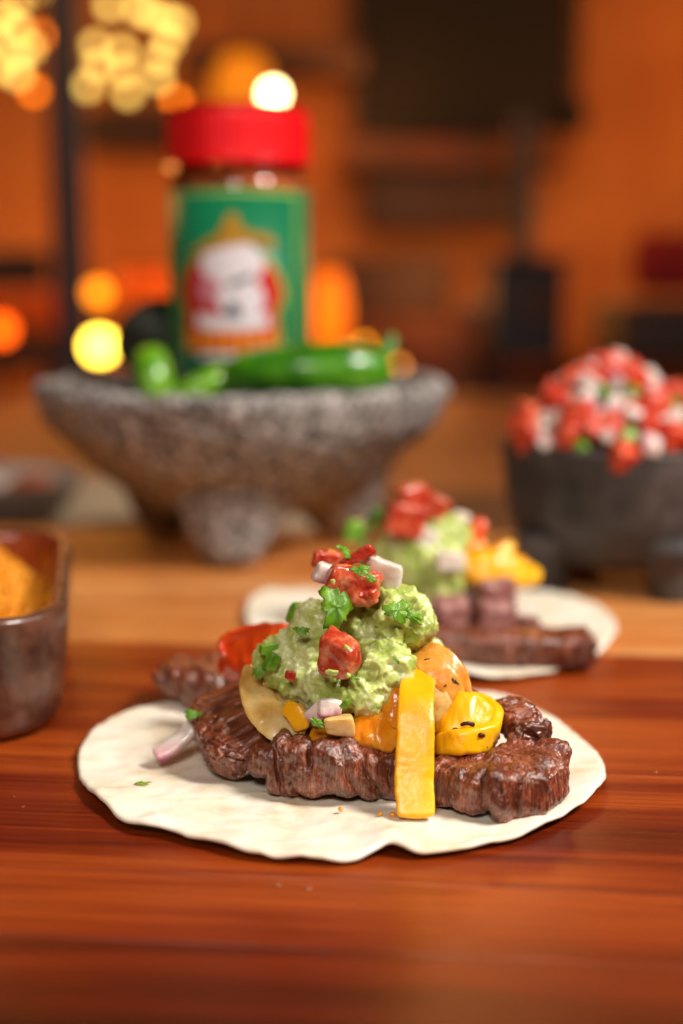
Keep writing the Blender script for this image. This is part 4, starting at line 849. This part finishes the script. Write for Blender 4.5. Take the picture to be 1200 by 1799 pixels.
# ================================================================== SALSA BOWL
SC = np.array([.128, .570, 0])
prof = smoothprof([(.0001, .008), (.022, .0085), (.038, .012), (.049, .024), (.0540, .042), (.0560, .0600), (.0562, .0625), (.0545, .0640), (.0515, .0630), (.048, .05), (.035, .028), (.0001, .022)], 90)
m = lathe(prof, 160); m.disp(.0008 * fbm(m.V / .015, 3) + .0002 * fbm(m.V / .003, 3)); m.V += SC
sbw = add('salsa_bowl', m, MAT['iron'], label='small black stone bowl on short legs heaped with tomato salsa', cat='bowl')
for ang in (208, 285, 25, 105):
    f = lathe(smoothprof([(.0001, 0), (.0085, .0), (.0092, .004), (.0105, .012), (.0145, .024), (.0001, .028)], 20), 32); f.disp(.0006 * fbm(f.V / .008, 2)); f.V[:, 2] -= f.V[:, 2].min()
    f.V += SC + np.array([.043 * math.cos(R(ang)), .043 * math.sin(R(ang)), 0]); add('leg', f, MAT['iron'], sbw)
core = lathe(smoothprof([(.0001, .030), (.036, .036), (.046, .055), (.040, .062), (.026, .071), (.012, .081), (.0001, .083)], 40), 60); core.disp(.002 * fbm(core.V / .008, 3)); core.V += SC
add('salsa_juice', core, MAT['tomato'], label='wet red chopped salsa filling the black bowl under the dice', cat='salsa', kind='stuff')
kinds = [('tomato_dice', 'tomato_skin', (.0122, .0098, .0108), 'red tomato dice', 'tomato'), ('onion_dice', 'onion', (.0088, .0055, .0076), 'white onion dice', 'onion'),
         ('purple_onion_dice', 'red_onion', (.0100, .006, .0085), 'pink-purple onion dice', 'onion'), ('green_chile_dice', 'cilantro', (.0065, .004, .006), 'green chile bit', 'green chile')]
dm = []
for j, (n_, mt, d, l_, c_) in enumerate(kinds):
    vs = []
    for s_ in range(3):
        mm = chunk(d, 4.5, 6, .08, seed=40 + j * 5 + s_); me = mm.to(n_); me.materials.append(MAT[('salsa_tomato', 'salsa_onion', 'red_onion', 'cilantro')[j]]); me.polygons.foreach_set("use_smooth", [True] * len(me.polygons)); vs.append(me)
    dm.append(vs)
def seat(i, N): return (i + .5) / N
seq = [0, 1, 2, 0, 1, 3, 0, 2, 1, 0, 1, 2, 3, 0]
N = 140; rs = np.random.default_rng(5)
todo = {}
for i in range(N):
    f = (i + .5) / N; r_ = .0525 * math.sqrt(f); a = i * 2.39996
    zt = .0635 + .037 * (1 - (r_ / .055) ** 1.15) + rs.uniform(-.002, .003)
    k = seq[rs.integers(0, len(seq))]
    if i == 0: k = 1
    if i in (1, 2): k = 0
    v_ = int(rs.integers(0, 3)); rot = tuple(rs.uniform(0, 6.28, 3)); s_ = rs.uniform(.8, 1.2)
    if math.sin(a) > .30 and r_ > .030: continue          # the far slope cannot be seen
    loc = SC + np.array([r_ * math.cos(a) - .010 * (1 - f), r_ * math.sin(a) - .002, zt - .002])
    x_ = math.cos(a) * r_ / .0525
    side = 'at the far left edge' if x_ < -.72 else 'left of the middle' if x_ < -.25 else 'in the middle' if x_ < .25 else 'right of the middle' if x_ < .72 else 'at the far right edge'
    side = side if r_ >= .012 else 'nearer the bowl front' if math.sin(a) < 0 else 'nearer the back'; lev = 'crowning the salsa heap' if r_ < .012 else 'high on the salsa heap' if r_ < .024 else 'halfway up the salsa heap' if r_ < .037 else 'low on the salsa heap' if r_ < .046 else 'at the rim of the salsa bowl'
    if r_ > .024 and math.sin(a) > -.1: lev = lev.replace('on the', 'behind on the').replace('halfway up the', 'halfway up behind on').replace('on salsa heap', 'on the heap')
    todo.setdefault((k, lev, side), []).append((s_, v_, loc, rot))
for (k, lev, side), L_ in todo.items():
    n_, mt, d, l_, c_ = kinds[k]; L_.sort(key=lambda q_: -q_[0])
    for j_, (s_, v_, loc, rot) in enumerate(L_):
        side = side.replace('at the far ', 'far ').replace(' edge', ' side') if len(L_) > 3 else side; pre = '' if len(L_) == 1 else ('bigger ' if j_ == 0 else 'smaller ') if len(L_) == 2 else ['biggest ', 'middle-sized ', 'smallest '][j_] if len(L_) == 3 else ['biggest ', 'second-biggest ', 'third-biggest ', 'small ', 'smaller ', 'tiniest '][min(j_, 5)]
        inst(n_, dm[k][v_], loc, rot, (s_,) * 3, label=pre + l_ + ' ' + lev + ', ' + side, cat=c_, group=l_ + ' pieces in the salsa bowl')

# ================================================================== CLAY DISH OF RICE (left edge)
def rrect(hx, hy, rc, n=24):
    pts = []
    for cx_, cy_, a0 in ((hx - rc, hy - rc, 0), (-hx + rc, hy - rc, 90), (-hx + rc, -hy + rc, 180), (hx - rc, -hy + rc, 270)):
        for t in np.linspace(a0, a0 + 90, n): pts.append((cx_ + rc * math.cos(R(t)), cy_ + rc * math.sin(R(t))))
    return np.array(pts)
DC = np.array([-.1585, .4075, 0]); ROT = R(11)
hx, hy, rc = .068, .072, .023
levels = [(0.0006, -.018), (.0003, -.009), (.0014, -.0055), (.0050, -.0025), (.014, -.0010), (.026, 0.0), (.034, .0006), (.0368, .0002), (.0378, -.0016), (.0372, -.0036), (.0345, -.0050), (.024, -.0056), (.014, -.008), (.009, -.014), (.0075, -.024), (.0075, -.040)]
lv = curve_pts([(z, o, 0) for z, o in levels], 60)[:, :2]
rings = []
for z, o in lv:
    q_ = rrect(hx + o, hy + o, max(.004, rc + o)); rings.append(np.concatenate([q_, np.full((len(q_), 1), z)], 1))
nr, nt = len(rings), len(rings[0]); V = np.vstack(rings); F = [(i * nt + j, i * nt + (j + 1) % nt, (i + 1) * nt + (j + 1) % nt, (i + 1) * nt + j) for i in range(nr - 1) for j in range(nt)]
F.append(tuple(range(nt))[::-1]); F.append(tuple((nr - 1) * nt + j for j in range(nt)))
m = Mesh(V, F); m.disp(.0007 * fbm(m.V / .02, 3)); m.xf(DC, (0, 0, ROT))
dsh = add('clay_dish', m, MAT['clay'], label='glazed dark brown clay dish with rounded corners at the left edge, full of yellow rice', cat='dish')
me = dsh.data; me.materials.append(MAT['clay_rim'])
nf = (nr - 1) * nt
for i, p_ in enumerate(me.polygons):
    if i < nf and i // nt >= int(nr * .60): p_.material_index = 1
    elif i >= nf: p_.use_smooth = False
# rice: a lumpy heap of single grains
gm = sweep([(-.0032, 0, 0), (0, 0, .0003), (.0032, 0, 0)], .0019, .0019, nrm=(0, 0, 1), nu=7, nv=6, sq=2, endp=1.5)
Rg = []; rs = np.random.default_rng(9); gv = gm.V; gf = gm.F; V = []; F = []; off = 0
from mathutils import Euler
def heap(x, y): 
    return .018 + .019 / (1 + math.exp((x - .042) / .008)) + .014 * math.exp(-((x - .005) / .030) ** 2 - ((y + .005) / .035) ** 2) + .009 * float(fbm(np.array([[x, y, 0]]) / .012, 3)[0])
for i in range(5200):
    x, y = rs.uniform(-.058, .058), rs.uniform(-.062, .062)
    if abs(x) > .044 and abs(y) > .048 and (abs(x) - .044) ** 2 + (abs(y) - .048) ** 2 > .012 ** 2: continue
    z = heap(x, y) + rs.uniform(-.003, .0012)
    mt = np.array(Euler(rs.uniform(0, 6.28, 3)).to_matrix()); V.append(gv @ mt.T + (x, y, z)); F += [tuple(q_ + off for q_ in f) for f in gf]; off += len(gv)
g = np.linspace(-1, 1, 40); gx, gy = np.meshgrid(g * .061, g * .065); hz = np.array([heap(a_, b_) - .0015 for a_, b_ in zip(gx.ravel(), gy.ravel())])
V.append(np.stack([gx.ravel(), gy.ravel(), hz], 1)); F += [(off + i * 40 + j, off + i * 40 + j + 1, off + (i + 1) * 40 + j + 1, off + (i + 1) * 40 + j) for i in range(39) for j in range(39)]
m = Mesh(np.vstack(V), F); m.xf(DC, (0, 0, ROT)); add('rice', m, MAT['rice'], label='fluffy yellow-orange rice heaped in the clay dish', cat='rice', kind='stuff')

# ================================================================== SMALL GREY DISH AND NAPKIN BEHIND
q = np.array([-.236, .84, -.0297])
m = lathe(smoothprof([(.0001, 0), (.025, .0), (.030, .003), (.050, .016), (.0640, .034), (.0655, .0375), (.063, .0375), (.048, .020), (.028, .008), (.0001, .007)], 60), 80); m.V += q
add('grey_dish', m, MAT['stone_dish'], label='small shallow grey dish with salt and chile, behind the rice dish', cat='dish')
m = lathe(smoothprof([(.0001, .012), (.03, .014), (.040, .022), (.02, .036), (.0001, .040)], 30), 40); m.disp(.002 * fbm(m.V / .01, 3)); m.V += q + np.array([-.012, 0, .002])
add('salt', m, MAT['salt'], label='white coarse salt heaped in the small grey dish', cat='salt', kind='stuff')
m = lathe(smoothprof([(.0001, .018), (.014, .022), (.018, .030), (.008, .037), (.0001, .038)], 30), 40); m.disp(.002 * fbm(m.V / .008, 3)); m.V += q + np.array([.032, -.005, .002])
add('chile_flakes', m, MAT['chile_flakes'], label='orange chile powder at the right side of the small grey dish', cat='chile powder', kind='stuff')
V = []; n = 40
gx = np.linspace(-.21, -.02, n); gy = np.linspace(.76, 1.02, n)
for zt in (0, 1):
    for i in range(n):
        for j in range(n): V.append((gx[j], gy[i], -.0295 + zt * (.010 + .004 * math.sin(i * .5) * math.sin(j * .35))))
F = []
for i in range(n - 1):
    for j in range(n - 1):
        a_, b_, c_, d_ = i * n + j, i * n + j + 1, (i + 1) * n + j + 1, (i + 1) * n + j; F.append((n * n + a_, n * n + b_, n * n + c_, n * n + d_)); F.append((d_, c_, b_, a_))
for i in range(n - 1):
    F += [(i, i + 1, n * n + i + 1, n * n + i), ((n - 1) * n + i + 1, (n - 1) * n + i, n * n + (n - 1) * n + i, n * n + (n - 1) * n + i + 1),
          ((i + 1) * n, i * n, n * n + i * n, n * n + (i + 1) * n), (i * n + n - 1, (i + 1) * n + n - 1, n * n + (i + 1) * n + n - 1, n * n + i * n + n - 1)]
add('folded_napkin', Mesh(V, F), MAT['linen'], label='folded beige linen napkin on the table behind the cutting board, left of the mortar', cat='napkin')
